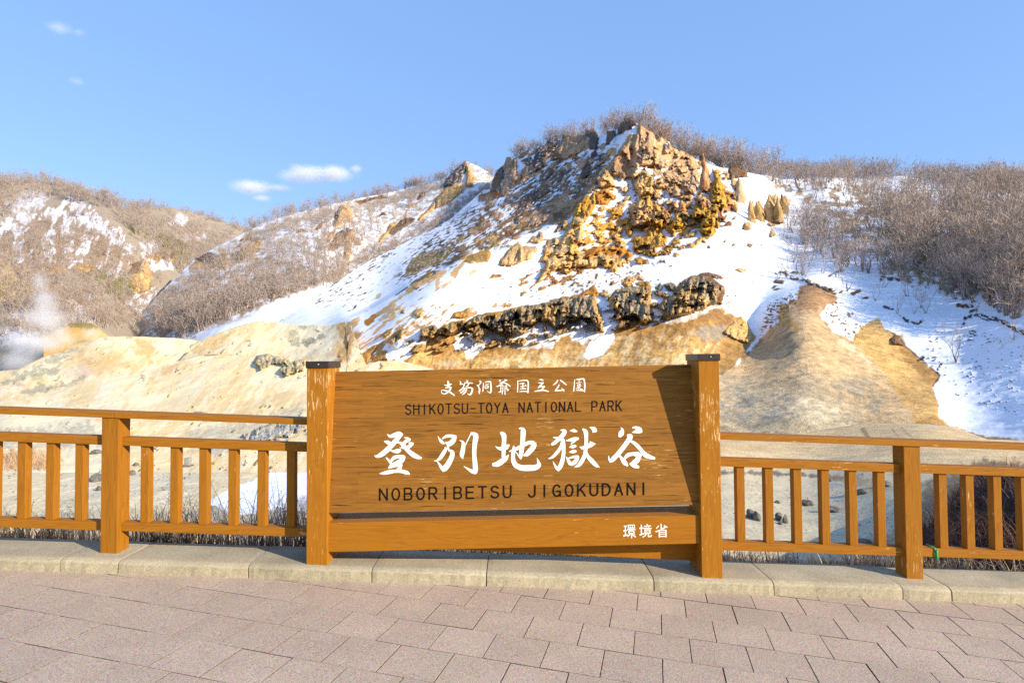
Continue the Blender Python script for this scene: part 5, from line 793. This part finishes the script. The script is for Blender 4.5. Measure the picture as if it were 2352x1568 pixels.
vops = [bumpy(0.28, 4.0, 4), bumpy(0.05, 0.7, 4),
 paint(TANF, 'D', [(1640,990),(2000,965),(2280,990),(2440,1010),(2440,1075),(1640,1078)], 6, 8, 1, .8), paint((.70,.56,.39), 'D', [(1640,1040),(2440,1035),(2440,1068),(1640,1072)], 8, 10, .6, noise=(0, 120, 10, -.1)), paint((.33,.24,.16), 'D', [(1975,985),(1985,980),(1998,1002),(1990,1006)], 1.5, 2, .9, line=None), paint((.36,.26,.17), 'D', [(2047,982),(2068,1008)], 1, 2, .7, line=1.5), paint((.36,.26,.17), 'D', [(2070,982),(2100,1010)], 1, 2, .7, line=1.2),
 paint((.13,.12,.11), 'D', [(1640,1083),(1760,1086),(1870,1092),(1930,1100)], 2, 5, .85, 1, line=4.5), paint((.25,.33,.42), 'D', [(1895,1108),(1925,1108),(1940,1116),(1905,1116)], 2, 3, .8, .1), paint((.14,.12,.10), 'D', [(1960,1118),(2000,1116),(2040,1105),(2050,1125),(2000,1135)], 4, 8, .6, 1), paint((.42,.30,.20), 'D', [(1880,1090),(2000,1095),(2060,1120),(2000,1125),(1930,1105)], 5, 8, .6, .9),
 paint((.53,.48,.40), 'D', [(1640,1098),(1900,1108),(2110,1140),(2110,1290),(1640,1280)], 10, 12, .9, .6), paint((.33,.27,.22), 'D', [(1960,1250),(2110,1190),(2160,1290),(1900,1300)], 8, 16, .7, .9), paint((.14,.10,.07), 'D', [(2110,1120),(2250,1060),(2440,1060),(2440,1330),(2110,1300)], 12, 18, .8, .9),
 paint((.76,.65,.48), 'D', [(-80,1080),(760,1080),(760,1160),(-80,1180)], 8, 14, .85, .6), paint((.66,.60,.52), 'D', [(150,1085),(480,1085),(500,1150),(100,1180)], 10, 16, .6, .8), paint((.50,.30,.15), 'D', [(-80,1020),(110,1030),(150,1060),(100,1080),(-80,1080)], 6, 12, .7, .9), paint((.42,.40,.37), 'D', [(420,1180),(520,1140),(700,1050),(780,1040),(760,1080),(600,1140),(500,1190)], 4, 6, .7, .6), paint((.85,.86,.89), 'D', [(470,1152),(520,1128),(600,1092),(700,1046),(800,1000),(800,1180),(640,1170),(540,1185)], 2, 4, 1, .1), paint((.35,.33,.31), 'D', [(560,1200),(700,1140),(800,1130),(800,1200)], 6, 10, .7, .9),
 dashes('D', [(-80,1080),(2440,1080),(2440,1400),(-80,1400)], .68, (.22,.19,.16), 0, 6, 3.5, .05, seed=44), paint((.24,.19,.15), 'D', [(-80,1248),(300,1228),(1176,1265),(1650,1278),(2440,1310),(2440,1400),(-80,1400)], 7, 10, .8, 1)]
valley = make_layer('valley_floor', -80, 2440, 3.0, vs_sky, [(-80,1258),(300,1272),(1176,1303),(2440,1352)], vctrl, MT_near, SAND, vops, seed=31, rows=190)
tag(mesh_obj('ground', [(-4000,-600,-30),(4000,-600,-30),(4000,4000,-30),(-4000,4000,-30)], [(0,1,2,3)], plain('brown_ground', (.30,.25,.2), .95, .2, .05, 0)), kind='structure')

def bank():
    V, Fc, C = [], [], []; nx = 160; rows = [(0.40, -0.02), (0.47, -0.07), (0.7, -0.16), (1.0, -0.34), (1.5, -0.85), (2.4, -2.0), (4.5, -4.6)]
    for i in range(nx+1):
        X = -7+14*i/nx
        for (py, dz) in rows:
            n_ = 0.05*float(fbm(np.array([[X*2.0, py*2.0, 4.4]]), 3)[0])*(0 if py < .45 else 1)
            V.append((X, 4.143+0.0156*X+py, zk(X)+dz+n_)); C.append((.20, .15, .11, 1))
    q = len(rows)
    for i in range(nx):
        for p in range(q-1): Fc.append((i*q+p, (i+1)*q+p, (i+1)*q+p+1, i*q+p+1))
    tag(mesh_obj('bank', V, Fc, MT_near, smooth=True, attrs={'Col': C}), kind='structure')
bank()
# ------------------------------------------------------------------ bare trees
m_bark = plain('grey_brown_bark', (.30, .23, .185), .9, .25, 3.0, 0.2, .1)
m_twig = plain('pinkish_twigs', (.46, .36, .28), .9, .2, 2.0, 0.0, .1)
m_twig2 = plain('brown_grey_twigs', (.36, .285, .235), .9, .25, 2.0, 0.0, .1)
m_olive = plain('olive_brush', (.22, .20, .075), .9, .35, 1.5, 0.0, .1)
m_brown = plain('brown_brush', (.33, .23, .165), .9, .25, 1.5, 0.0, .1)
def gen_tree(seed, h, style):
    """segments (p0, p1, r0, r1, level) of one bare tree of height about h standing at the origin"""
    rg = np.random.RandomState(seed); segs = []
    def rot(d, ang):
        a = rg.normal(size=3); a -= d*(a@d); a /= np.linalg.norm(a); v = d*math.cos(ang)+a*math.sin(ang); return v/np.linalg.norm(v)
    def grow(p, d, ln, r, lv, mx):
        n = 2 if lv < 2 else 1
        for k in range(n):
            d2 = d+rg.normal(0, .17, 3); d2[2] += 0.06*lv; d2 /= np.linalg.norm(d2)
            q = p+d2*ln/n; segs.append((p, q, r, r*.72, lv)); p, d, r = q, d2, r*.72
        if lv >= mx: return
        for k in range((4, 3, 3, 2, 2)[min(lv, 4)]):
            nd = rot(d, R(rg.uniform(18, 42) if lv < 1 else rg.uniform(22, 58))); nd[2] = nd[2]+(0.25 if lv < 2 else .12); nd /= np.linalg.norm(nd)
            grow(p, nd, ln*(rg.uniform(1.1, 1.6) if lv == 0 else rg.uniform(.52, .78)), r*.66, lv+1, mx)
    if style == 'shrub':
        for s in range(4):
            d = np.array([rg.normal(0, .35), rg.normal(0, .35), 1.0]); d /= np.linalg.norm(d); grow(rg.normal(0, .02, 3)*h*[1, 1, 0], d, h*.30, h*.011, 1, 4)
    elif style == 'multi':
        for s in range(3):
            d = np.array([rg.normal(0, .22), rg.normal(0, .22), 1.0]); d /= np.linalg.norm(d); grow(rg.normal(0, .02, 3)*h*[1, 1, 0], d, h*.30, h*.014, 1, 5)
    else: grow(np.zeros(3), np.array([rg.normal(0, .05), rg.normal(0, .05), 1.0]), h*.18, h*.024, 0, 5)
    top = max(s[1][2] for s in segs); k = h/top
    out = [(a*k, b*k, r0*k, r1*k, lv) for a, b, r0, r1, lv in segs]
    for a, b, r0, r1, lv in list(out):                 # side twigs low on the limbs, so the crown reaches down
        if lv in (1, 2) and style != 'shrub':
            for q in range(3 if style == 'ridge' else 2):
                t = rg.rand(); p = a+(b-a)*t; d = rot((b-a)/np.linalg.norm(b-a), R(rg.uniform(30, 70))); d[2] += .2; d /= np.linalg.norm(d); ln = rg.uniform(.08, .17); m = p+d*ln*.5
                d2 = rot(d, R(25)); out.append((p, m, .003, .0025, 4)); out.append((m, m+d2*ln*.5, .0025, .002, 4)); d3 = rot(d, R(30)); out.append((m, m+d3*ln*.6, .0025, .002, 4))
    return out
def seg_mesh(segs, sides, rmin, seed=0):
    rg = np.random.RandomState(seed); V, Fc = [], []
    for a, b, r0, r1, lv in segs:
        d = b-a; d = d/(np.linalg.norm(d)+1e-9); u = np.cross(d, [0, 0, 1] if abs(d[2]) < .9 else [1, 0, 0]); u /= np.linalg.norm(u); w = np.cross(d, u); n0 = len(V); r0, r1 = max(r0, rmin), max(r1, rmin*.8); ph = rg.rand()*6.28
        if sides == 1:
            c = u*math.cos(ph)+w*math.sin(ph); V += [a-c*r0, a+c*r0, b+c*r1, b-c*r1]; Fc.append((n0, n0+1, n0+2, n0+3)); continue
        for (p, r) in ((a, r0), (b, r1)):
            for k in range(sides): t = 2*math.pi*k/sides+ph; V.append(p+(u*math.cos(t)+w*math.sin(t))*r)
        for k in range(sides): Fc.append((n0+k, n0+(k+1) % sides, n0+sides+(k+1) % sides, n0+sides+k))
    return np.array(V), np.array(Fc)
PROTO = {}
for st, base in (('ridge', 100), ('wood', 200), ('multi', 300), ('shrub', 400)):
    for k in range(7):
        sg = gen_tree(base+k, 1.0, st); PROTO[(st, k)] = sg
plans = []                                       # (base point, height, style, k, rz, zone)
def scatter(lay, pts, n, h0, h1, styles, zone, seed, top=False, behind=0.0):
    rg = np.random.RandomState(seed); a = np.array(pts, float); got = 0; tries = 0
    while got < n and tries < n*60:
        tries += 1
        if top:
            t = rg.rand(); x = a[0, 0]+(a[-1, 0]-a[0, 0])*t; w_ = np.linspace(-45, 45, 19); y = max(np.interp(x, lay.xs, lay.ys), np.mean(np.interp(x+w_, lay.xs, lay.ys)))+1+rg.rand()*a[0, 1]
        else:
            x, y = rg.uniform(a[:, 0].min(), a[:, 0].max()), rg.uniform(a[:, 1].min(), a[:, 1].max())
            if sdpoly(np.array([x]), np.array([y]), [tuple(q) for q in pts])[0] < 0: continue
        p = lay.find(x, y); h = rg.uniform(h0, h1)
        if behind: v_ = np.array([p[0], p[1], 0])/np.hypot(p[0], p[1]); b_ = rg.uniform(2, behind); p = p+v_*b_+np.array([0, 0, -.25*b_])
        h = h; plans.append((p, h, styles[rg.randint(len(styles))], rg.randint(7), rg.rand()*6.28, zone)); got += 1
WS, WM, WR = ['shrub'], ['multi', 'wood', 'multi'], ['ridge', 'ridge', 'wood']
# right-hand wood
scatter(mountain, [(1830,560),(1900,600),(1960,630),(2060,640),(2180,690),(2280,720),(2352,745),(2352,690),(2200,640),(2050,600),(1930,560),(1850,500)], 120, 4.5, 8.0, ['multi', 'shrub', 'multi'], 'edge', 1)
scatter(mountain, [(1800,440),(1900,470),(2000,560),(2120,620),(2352,690),(2440,700),(2440,480),(2250,470),(2100,450),(1950,430)], 300, 4.5, 11, WM, 'wood', 2)
scatter(mountain, [(1760,405),(1850,412),(1960,412),(1960,440),(1850,440),(1770,430)], 60, 7, 10, WM, 'wood', 3)
scatter(mountain, [(1930,8),(2440,8)], 170, 8.5, 12.5, WR, 'far crest', 4, top=True, behind=12); scatter(mountain, [(2100,430),(2270,445),(2440,460),(2440,480),(2200,470)], 45, 8, 11, WR, 'far crest', 5)
scatter(mountain, [(1480,7),(1780,7)], 110, 9, 13.5, ['ridge', 'wood'], 'shoulder', 6, top=True, behind=14); scatter(mountain, [(1175,3),(1480,3)], 110, 8.5, 12.5, ['ridge', 'wood'], 'summit', 7, top=True, behind=14)
scatter(mountain, [(1780,4),(1950,4)], 40, 7, 10, WR, 'far crest', 17, top=True, behind=8)
scatter(mountain, [(1795,500),(1800,560),(1830,640),(1960,640),(1930,500),(1860,470)], 60, 4, 7, ['multi', 'shrub'], 'edge', 31)
scatter(mountain, [(1690,470),(1760,450),(1830,500),(1800,520)], 10, 3, 5, ['shrub'], 'edge', 8)
for q, hh in (((1811,625),4.5),((1787,640),4.0),((1730,650),3.5),((1565,585),3.0),((1500,592),3.2),((1945,668),5.5),((2010,690),4.0),((2060,720),3.5),((2097,722),3.8),((2128,718),4.4),((2115,708),3.0),((2195,833),5.5),((2030,660),4.0),((2085,680),4.5),((2300,800),2.0),((2330,780),3.0),((1727,650),3.0),((1665,630),2.2)):
    plans.append((mountain.find(*q), hh, 'shrub', len(plans) % 4, 1.3*len(plans), 'sapling'))
# ridge and far hill
scatter(ridge, [(570,10),(1060,10)], 170, 7.5, 12, WR, 'ridge crest', 9, top=True, behind=14); scatter(ridge, [(1060,4),(1200,4)], 30, 7, 9, WR, 'ridge crest', 10, top=True, behind=10)
scatter(ridge, [(600,530),(700,500),(900,460),(1000,430),(960,500),(860,560),(720,640),(560,720),(400,770),(340,740),(450,620)], 620, 4, 9, WM, 'ridge slope', 11)
scatter(ridge, [(330,765),(520,690),(700,640),(900,560),(1050,480),(1180,400),(1230,440),(1050,520),(900,600),(760,660),(600,700),(420,780)], 420, 4, 7, ['shrub', 'multi'], 'ridge slope', 12)
scatter(hill, [(-50,12),(560,12)], 280, 7.5, 12, WR, 'hill crest', 13, top=True, behind=16)
scatter(hill, [(-50,430),(130,430),(240,480),(350,500),(550,540),(480,600),(420,640),(360,600),(250,480),(130,460),(0,500)], 330, 7, 11, WM, 'hill slope', 14)
scatter(hill, [(-50,520),(180,460),(300,560),(400,600),(330,760),(150,780),(-50,800)], 420, 4, 8, ['multi', 'shrub'], 'hill slope', 15)
brush = []                                       # low undergrowth: nobody could count it
def scatter_brush(lay, pts, n, h0, h1, seed, bag):
    keep = len(plans); scatter(lay, pts, n, h0, h1, ['shrub'], 'brush', seed); bag.extend(plans[keep:]); del plans[keep:]
olive = []
scatter_brush(mountain, [(2020,580),(2120,620),(2200,640),(2300,690),(2352,700),(2352,600),(2150,560),(2000,540)], 90, 2.0, 4.5, 21, olive)
scatter_brush(mountain, [(1850,480),(2000,440),(2440,480),(2440,700),(2200,640),(1950,560)], 200, 2.5, 5, 22, brush)
scatter_brush(hill, [(200,640),(300,650),(330,700),(260,690)], 40, 2, 4, 23, olive); scatter_brush(hill, [(350,540),(420,570),(430,600),(380,600)], 40, 4, 7, 24, olive)
scatter_brush(ridge, [(330,760),(560,680),(760,610),(1000,490),(1180,400),(1230,430),(1000,550),(780,650),(560,710),(380,780)], 500, 1.5, 3.5, 25, brush)
scatter_brush(hill, [(0,560),(280,520),(330,640),(330,760),(100,740),(0,700)], 360, 1.5, 4, 26, brush)
def size(pl): return pl[1]*F/max((pl[0]-CAM)@FW, 1)
plans.sort(key=size, reverse=True)
single, mass = plans[:300], plans[300:]
WORDS = {'edge': ('bare bushy tree along the lower edge of the right-hand wood above the snow', 'bare trees along the snow edge'),
 'wood': ('bare grey-brown tree standing inside the dense wood on the right-hand slope', 'bare trees in the right-hand wood'),
 'far crest': ('tall bare tree on the far crest behind the right-hand wood', 'bare trees on the far right crest'),
 'shoulder': ('bare round-crowned tree on the skyline just right of the rocky summit', 'bare trees right of the summit'),
 'summit': ('bare round-crowned tree on the skyline just left of the rocky summit', 'bare trees left of the summit'),
 'sapling': ('small bare sapling growing alone out of the open snow', 'saplings in the open snow'),
 'ridge crest': ('bare tree along the crest of the middle ridge left of the mountain', 'bare trees on the middle ridge crest'),
 'ridge slope': ('bare tree on the snowy flank of the middle ridge', 'bare trees on the middle ridge flank'),
 'hill crest': ('bare tree along the crest of the far left hill', 'bare trees on the far left crest'),
 'hill slope': ('bare tree on the patchy snow of the far left hill', 'bare trees on the far left hill')}
def lump(name, plan, sides, rmin, mat, label=None):
    V, Fc, n = [], [], 0; cache = {}
    for p, h, st, k, rz, zone in plan:
        key = (st, k)
        if key not in cache: rg0 = np.random.RandomState(k); cache[key] = seg_mesh([q for q in PROTO[key] if q[4] < 4 or rg0.rand() < .42], sides, rmin, k)
        v, f = cache[key]; c, s = math.cos(rz), math.sin(rz); q = v*h
        V.append(np.stack([q[:, 0]*c-q[:, 1]*s+p[0], q[:, 0]*s+q[:, 1]*c+p[1], q[:, 2]+p[2]-.1], -1)); Fc.append(f+n); n += len(v)
    return tag(mesh_obj(name, np.concatenate(V), np.concatenate(Fc), mat), kind='stuff')
lump('bare_woodland', mass, 1, 0.0038, m_twig2)
lump('brown_undergrowth', brush, 1, 0.008, m_brown); lump('olive_undergrowth', olive, 1, 0.012, m_olive)
tm = {}
for key, sg in PROTO.items():
    v, f = seg_mesh([s for s in sg if s[4] <= 2], 4, .0035, 1); a = bpy.data.meshes.new('trunk'); a.from_pydata([tuple(q) for q in v], [], [tuple(int(i) for i in q) for q in f]); a.materials.append(m_bark)
    v, f = seg_mesh([s for s in sg if s[4] > 2], 1, .0030, 2); b2 = bpy.data.meshes.new('crown'); b2.from_pydata([tuple(q) for q in v], [], [tuple(int(i) for i in q) for q in f]); b2.materials.append(m_twig); tm[key] = (a, b2)
for p, h, st, k, rz, zone in single:
    root = empty('bare_tree' if st != 'shrub' else 'bare_shrub', (p[0], p[1], p[2]-.1)); root.rotation_euler.z = rz; hw = h*(.8+.45*((k*37+int(rz*100)) % 10)/10); root.scale = (hw, hw, h)
    w = WORDS[zone]; lab = w[0]
    if st == 'shrub' and zone != 'sapling': lab = lab.replace('tree', 'shrub')
    tag(root, lab, 'tree' if st != 'shrub' else 'shrub', w[1] if st != 'shrub' or zone == 'sapling' else w[1].replace('trees', 'shrubs'))
    for nm, me in zip(('trunk', 'crown'), tm[(st, k)]):
        o = bpy.data.objects.new(nm, me); COL.objects.link(o); o.parent = root

# ------------------------------------------------------------------ dry grass beyond the kerb
def blades(name, spots, mat, seed, droop=1.0, cols=None):
    rg = np.random.RandomState(seed); V, Fc = [], []
    for (x, y, z, h, w) in spots:
        az = rg.rand()*6.28; bend = rg.uniform(.3, 1.3)*droop; d = np.array([math.cos(az), math.sin(az), 0]); s = np.array([-d[1], d[0], 0])*w; n0 = len(V); p = np.array([x, y, z]); ang = rg.uniform(0, .35)
        K = 5
        for k in range(K+1):
            t = k/K; wt = w*(1-t*.85); V += [p-s/w*wt, p+s/w*wt]
            p = p+(d*math.sin(ang)+np.array([0, 0, 1])*math.cos(ang))*h/K; ang += bend*2.2/K*(0.4+1.2*t)
        for k in range(K): a = n0+2*k; Fc.append((a, a+1, a+3, a+2))
    return tag(mesh_obj(name, V, Fc, mat, smooth=True), kind='stuff')
m_straw = plain('dry_straw', (.75, .52, .28), .8, .5, 3.0, 0.0, .2)
m_dead = plain('dead_purple_grass', (.27, .18, .13), .85, .5, 3.0, 0.0, .2)
rg = np.random.RandomState(77); sp1, sp2 = [], []
def kb(X): return 4.143+0.0156*X+0.42
for i in range(5200):
    X = rg.uniform(-4.6, 4.6); Y = kb(X)+abs(rg.normal(0, .22))+.02
    if X < -1.35: h = rg.uniform(.16, .42)+(.30*rg.rand()**2 if X > -2.75 else 0)
    else: h = rg.uniform(.08, .27)
    cl = fbm(np.array([[X*2.2, Y*2, .3]]), 2)[0]
    if cl < -.25 and rg.rand() < .7: continue
    z = zk(X)-.06-max(0, Y-kb(X)-.05)*.45
    (sp1 if rg.rand() < (.55 if X > -1.3 or X < -2.8 else .25) else sp2).append((X, Y, z, h, rg.uniform(.0028, .0052)))
for i in range(260):                              # taller wisps on the left
    X = rg.uniform(-2.75, -1.4); Y = kb(X)+rg.uniform(.05, .4); sp2.append((X, Y, zk(X)-.16, rg.uniform(.4, .8), .0028))
blades('dry_grass', sp1, m_straw, 1); blades('dead_grass', sp2, m_dead, 2, 1.2)
# dark matted thicket at the far right
def thicket(name, label, spots, mat, seed, hmin, hmax, n, under, w0=.0025):
    root = empty(name, spots[0][0]); tag(root, label, 'bush'); rg = np.random.RandomState(seed); pts = []
    V, Fc = [], []
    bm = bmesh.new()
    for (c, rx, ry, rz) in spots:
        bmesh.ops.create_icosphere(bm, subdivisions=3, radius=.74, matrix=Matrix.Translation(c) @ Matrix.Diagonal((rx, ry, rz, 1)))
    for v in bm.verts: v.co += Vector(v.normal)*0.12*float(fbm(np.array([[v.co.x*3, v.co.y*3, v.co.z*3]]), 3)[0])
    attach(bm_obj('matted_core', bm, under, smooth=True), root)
    for (c, rx, ry, rz) in spots:
        for i in range(n):
            u = rg.normal(size=3); u /= np.linalg.norm(u); u[2] = abs(u[2])*.9-.1
            pts.append((c[0]+u[0]*rx*.7, c[1]+u[1]*ry*.7, c[2]+u[2]*rz*.7, rg.uniform(hmin, hmax), w0*rg.uniform(.7, 1.5)))
    o = blades('stems', pts, mat, seed, 1.3); del o['kind']; attach(o, root); return root
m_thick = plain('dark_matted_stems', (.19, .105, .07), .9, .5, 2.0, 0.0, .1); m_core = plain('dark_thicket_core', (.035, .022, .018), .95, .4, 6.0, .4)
def vp(x, y): q = valley.find(x, y); return q
def on_valley(x, y, Y): return P(x, y, Y)
_tv = lambda x, y: Vector(valley.find(x, y))
_ts = [(_tv(x, y)-Vector((0, 0, .1)), rx*1.15, rx*1.15, rz*1.15) for x, y, rx, rz in ((2215, 1262, .8, .55), (2160, 1290, .6, .35), (2290, 1250, .9, 1.0), (2365, 1235, 1.0, 1.35), (2330, 1300, .8, .6), (2250, 1305, .6, .4), (2255, 1215, .9, .75), (2330, 1180, 1.2, 1.1), (2420, 1280, 1.0, 1.2))]
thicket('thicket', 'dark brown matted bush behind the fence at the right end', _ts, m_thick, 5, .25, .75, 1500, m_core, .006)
rgb = np.random.RandomState(8); sp3 = []
for i in range(700):
    x, y = rgb.uniform(-20, 140), rgb.uniform(1035, 1082); q = vp(x, y) if y > 1085 else mc.find(x, y); sp3.append((q[0], q[1], q[2], rgb.uniform(.25, .6), .012))
blades('tan_grass', sp3, plain('tan_dead_grass', (.50, .30, .15), .85, .3, 1.0), 9)

# ------------------------------------------------------------------ loose boulders
def boulder(px, py, w, h, label, seed, lay=None, parent=None):
    lay = lay or valley; b0 = lay.find(px, py+h*.3); s = (b0-CAM)@FW/F; rg = np.random.RandomState(seed)
    bm = bmesh.new(); bmesh.ops.create_icosphere(bm, subdivisions=3, radius=1.0)
    off = rg.rand(3)*50
    pl = [(lambda n: n/np.linalg.norm(n))(rg.normal(size=3)) for _ in range(9)]; cut = rg.uniform(.62, .9, 9)
    for v in bm.verts:
        c = np.array(v.co)
        for n_, k_ in zip(pl, cut):
            d = c@n_
            if d > k_: c = c-n_*(d-k_)
        c = c*(1+.07*fbm((c*1.8+off)[None], 3)[0]); v.co = Vector((c[0]*w*s*.56, c[1]*w*s*.45, c[2]*h*s*.55))
    bm.normal_update(); o = bm_obj('boulder', bm, m_stone, smooth=False); o.location = (b0[0], b0[1], b0[2]+h*s*.22); o.rotation_euler.z = rg.rand()*6
    return tag(o, label, 'boulder', 'boulders on the valley floor')
boulder(1722,1178,24,30,'tall dark boulder, left one of the touching dark pair beyond the right fence',1); boulder(1737,1186,18,28,'narrow dark boulder leaning on the tall one at the left of the dark group',2)
boulder(1788,1186,20,22,'grey-topped dark boulder in the middle of the rock group beyond the right fence',3); boulder(1804,1192,16,26,'dark boulder at the right end of the rock group beyond the right fence',4); boulder(1770,1183,12,12,'small pale stone left of the grey-topped boulder in the rock group',14); boulder(1792,1200,14,9,'low dark stone in front of the rock group beyond the right fence',15)
boulder(1855,1153,28,18,'angular dark boulder on pale sand, above and right of the rock group',5); boulder(1915,1170,32,17,'olive grey boulder on pale sand near the second post gap',6); boulder(1984,1246,36,24,'wide low dark boulder beside dry brush at the foot of the slope',7); boulder(1786,1153,14,8,'small flat stone alone on the pale sand above the rock group',16)
boulder(1982,1128,30,16,'dark boulder lying at the edge of the streambed',8); boulder(2035,1112,22,16,'orange brown boulder on the far bank of the stream',9); boulder(1905,1103,12,10,'white boulder at the water near the blue pool',17)
boulder(222,1096,28,24,'grey boulder beside the left fence post, low on the slope',10,valley); boulder(214,1003,18,14,'dark capped boulder just above the middle rail left of the post',11,mc); boulder(221,1037,24,12,'flat grey boulder just under the middle rail left of the post',12,mc); boulder(304,1086,16,14,'brown boulder just right of the left fence post',13,valley); boulder(312,1066,14,10,'small dark boulder above the brown one right of the left fence post',18,mc); boulder(226,1122,12,14,'small grey stone below the boulder beside the left fence post',19,valley)
# small survey marker
b0 = mc.find(431, 1071); s = (b0-CAM)@FW/F
mk = empty('marker_post', b0); tag(mk, 'small grey concrete marker post standing on the pale slope behind the left fence', 'marker')
bm = boxbm(b0[0]-6*s, b0[0]+6*s, b0[1]-6*s, b0[1]+6*s, b0[2], b0[2]+20*s); attach(bm_obj('pillar', bm, m_marker, bevel=1.2*s), mk)
bm = boxbm(b0[0]-10*s, b0[0]+10*s, b0[1]-10*s, b0[1]+10*s, b0[2]-3*s, b0[2]+3.5*s); attach(bm_obj('footing', bm, m_stone, bevel=1.0*s), mk)

# ------------------------------------------------------------------ steam and clouds
def vapour(name, label, cat, blobs, dens, scale, mat_name, lo=.42, hi=.62, group=None, col=(.99, .985, .98), aniso=0.0):
    """blobs: (centre, (rx, ry, rz)); density fades towards the skin of each blob"""
    root = empty(name, blobs[0][0]); tag(root, label, cat, group)
    m = bpy.data.materials.new(mat_name); m.use_nodes = True; t = m.node_tree; t.nodes.remove(t.nodes['Principled BSDF']); out = t.nodes['Material Output']
    tc = N(t, 'TexCoord'); g = N(t, 'NewGeometry'); ln = N(t, 'VectorMath', _operation='LENGTH'); L(t, tc, 'Object', ln, 0)
    fall = N(t, 'MapRange'); fall.inputs[1].default_value = .0; fall.inputs[2].default_value = 1.0; fall.inputs[3].default_value = 1.0; fall.inputs[4].default_value = 0.0; L(t, ln, 'Value', fall, 0)
    n = N(t, 'TexNoise', Scale=scale, Detail=5.0, Roughness=.6, Distortion=.6); L(t, g, 'Position', n, 'Vector')
    ad = N(t, 'Math', _operation='MULTIPLY_ADD'); L(t, fall, 0, ad, 0); ad.inputs[1].default_value = .46; L(t, n, 0, ad, 2)
    mr = N(t, 'MapRange'); mr.inputs[1].default_value = lo+.15; mr.inputs[2].default_value = hi+.32; mr.inputs[3].default_value = 0; mr.inputs[4].default_value = dens; L(t, ad, 0, mr, 0)
    ml = N(t, 'Math', _operation='MULTIPLY'); L(t, mr, 0, ml, 0); L(t, fall, 0, ml, 1)
    v = N(t, 'VolumeScatter'); v.inputs['Color'].default_value = (*col, 1); v.inputs['Anisotropy'].default_value = aniso; L(t, ml, 0, v, 'Density'); t.links.new(v.outputs[0], out.inputs['Volume'])
    for c, (rx, ry, rz) in blobs:
        bm = bmesh.new(); bmesh.ops.create_icosphere(bm, subdivisions=3, radius=1.0); o = bm_obj('puff', bm, m); o.location = Vector(c)-root.location; o.scale = (rx, ry, rz); o.parent = root
    return root
def vb(x, y, Y, rx, ry): s = Y/1372.0; return (P(x, y, Y), (rx*s, rx*s, ry*s))
vapour('steam', 'tall white steam plume rising from behind the pale mound at the far left', 'steam', [vb(115,795,118,90,48), vb(60,780,118,60,44), vb(120,735,119,48,52), vb(80,730,119,46,40), vb(102,688,120,38,40), vb(92,645,120,26,32), vb(140,765,118,34,34), vb(45,830,116,60,40)], .42, .22, 'steam_vapour')
vapour('steam', 'small wisp of steam over the orange bank right of the tall plume', 'steam', [vb(212,765,117,34,26)], .45, .3, 'steam_wisp')
vapour('steam', 'faint steam drifting in the hollow of the pale mound left of the sign', 'steam', [vb(615,800,82,55,36)], .18, .25, 'steam_hollow')
vapour('steam', 'thin steam at the foot of the bare grey cone right of the sign', 'steam', [vb(2085,945,52,26,36)], .4, .4, 'steam_cone')
vapour('steam', 'faint grey steam in front of the dark outcrop above the left sign post', 'steam', [vb(945,765,72,26,24)], .3, .4, 'steam_outcrop')
vapour('steam', 'low steam drifting just above the top edge of the sign', 'steam', [vb(1035,835,66,60,18)], .2, .3, 'steam_low')
def cb(x, y, Y, rx, ry): s = Y/1372.0; return (P(x, y, Y), (rx*s, rx*s*.8, ry*s))
vapour('cloud', 'larger wispy white cloud with an upturned right tip above the middle ridge', 'cloud', [cb(700,402,3000,78,24), cb(770,400,3000,62,22), cb(815,388,3000,22,14)], .030, .006, 'cloud_large', .36, .56)
vapour('cloud', 'smaller white cloud in two tufts left of the larger cloud', 'cloud', [cb(578,430,3000,60,22), cb(600,455,3000,30,10), cb(640,432,3000,40,9)], .030, .006, 'cloud_small', .36, .56)
vapour('cloud', 'thin white wisp of cloud near the top left corner of the sky', 'cloud', [cb(140,66,3000,50,14), cb(180,75,3000,22,16)], .012, .012, 'cloud_wisp', .42, .62)
vapour('cloud', 'faint tiny shred of cloud below the wisp at the top left', 'cloud', [cb(177,187,3000,26,14)], .010, .012, 'cloud_shred', .42, .62)
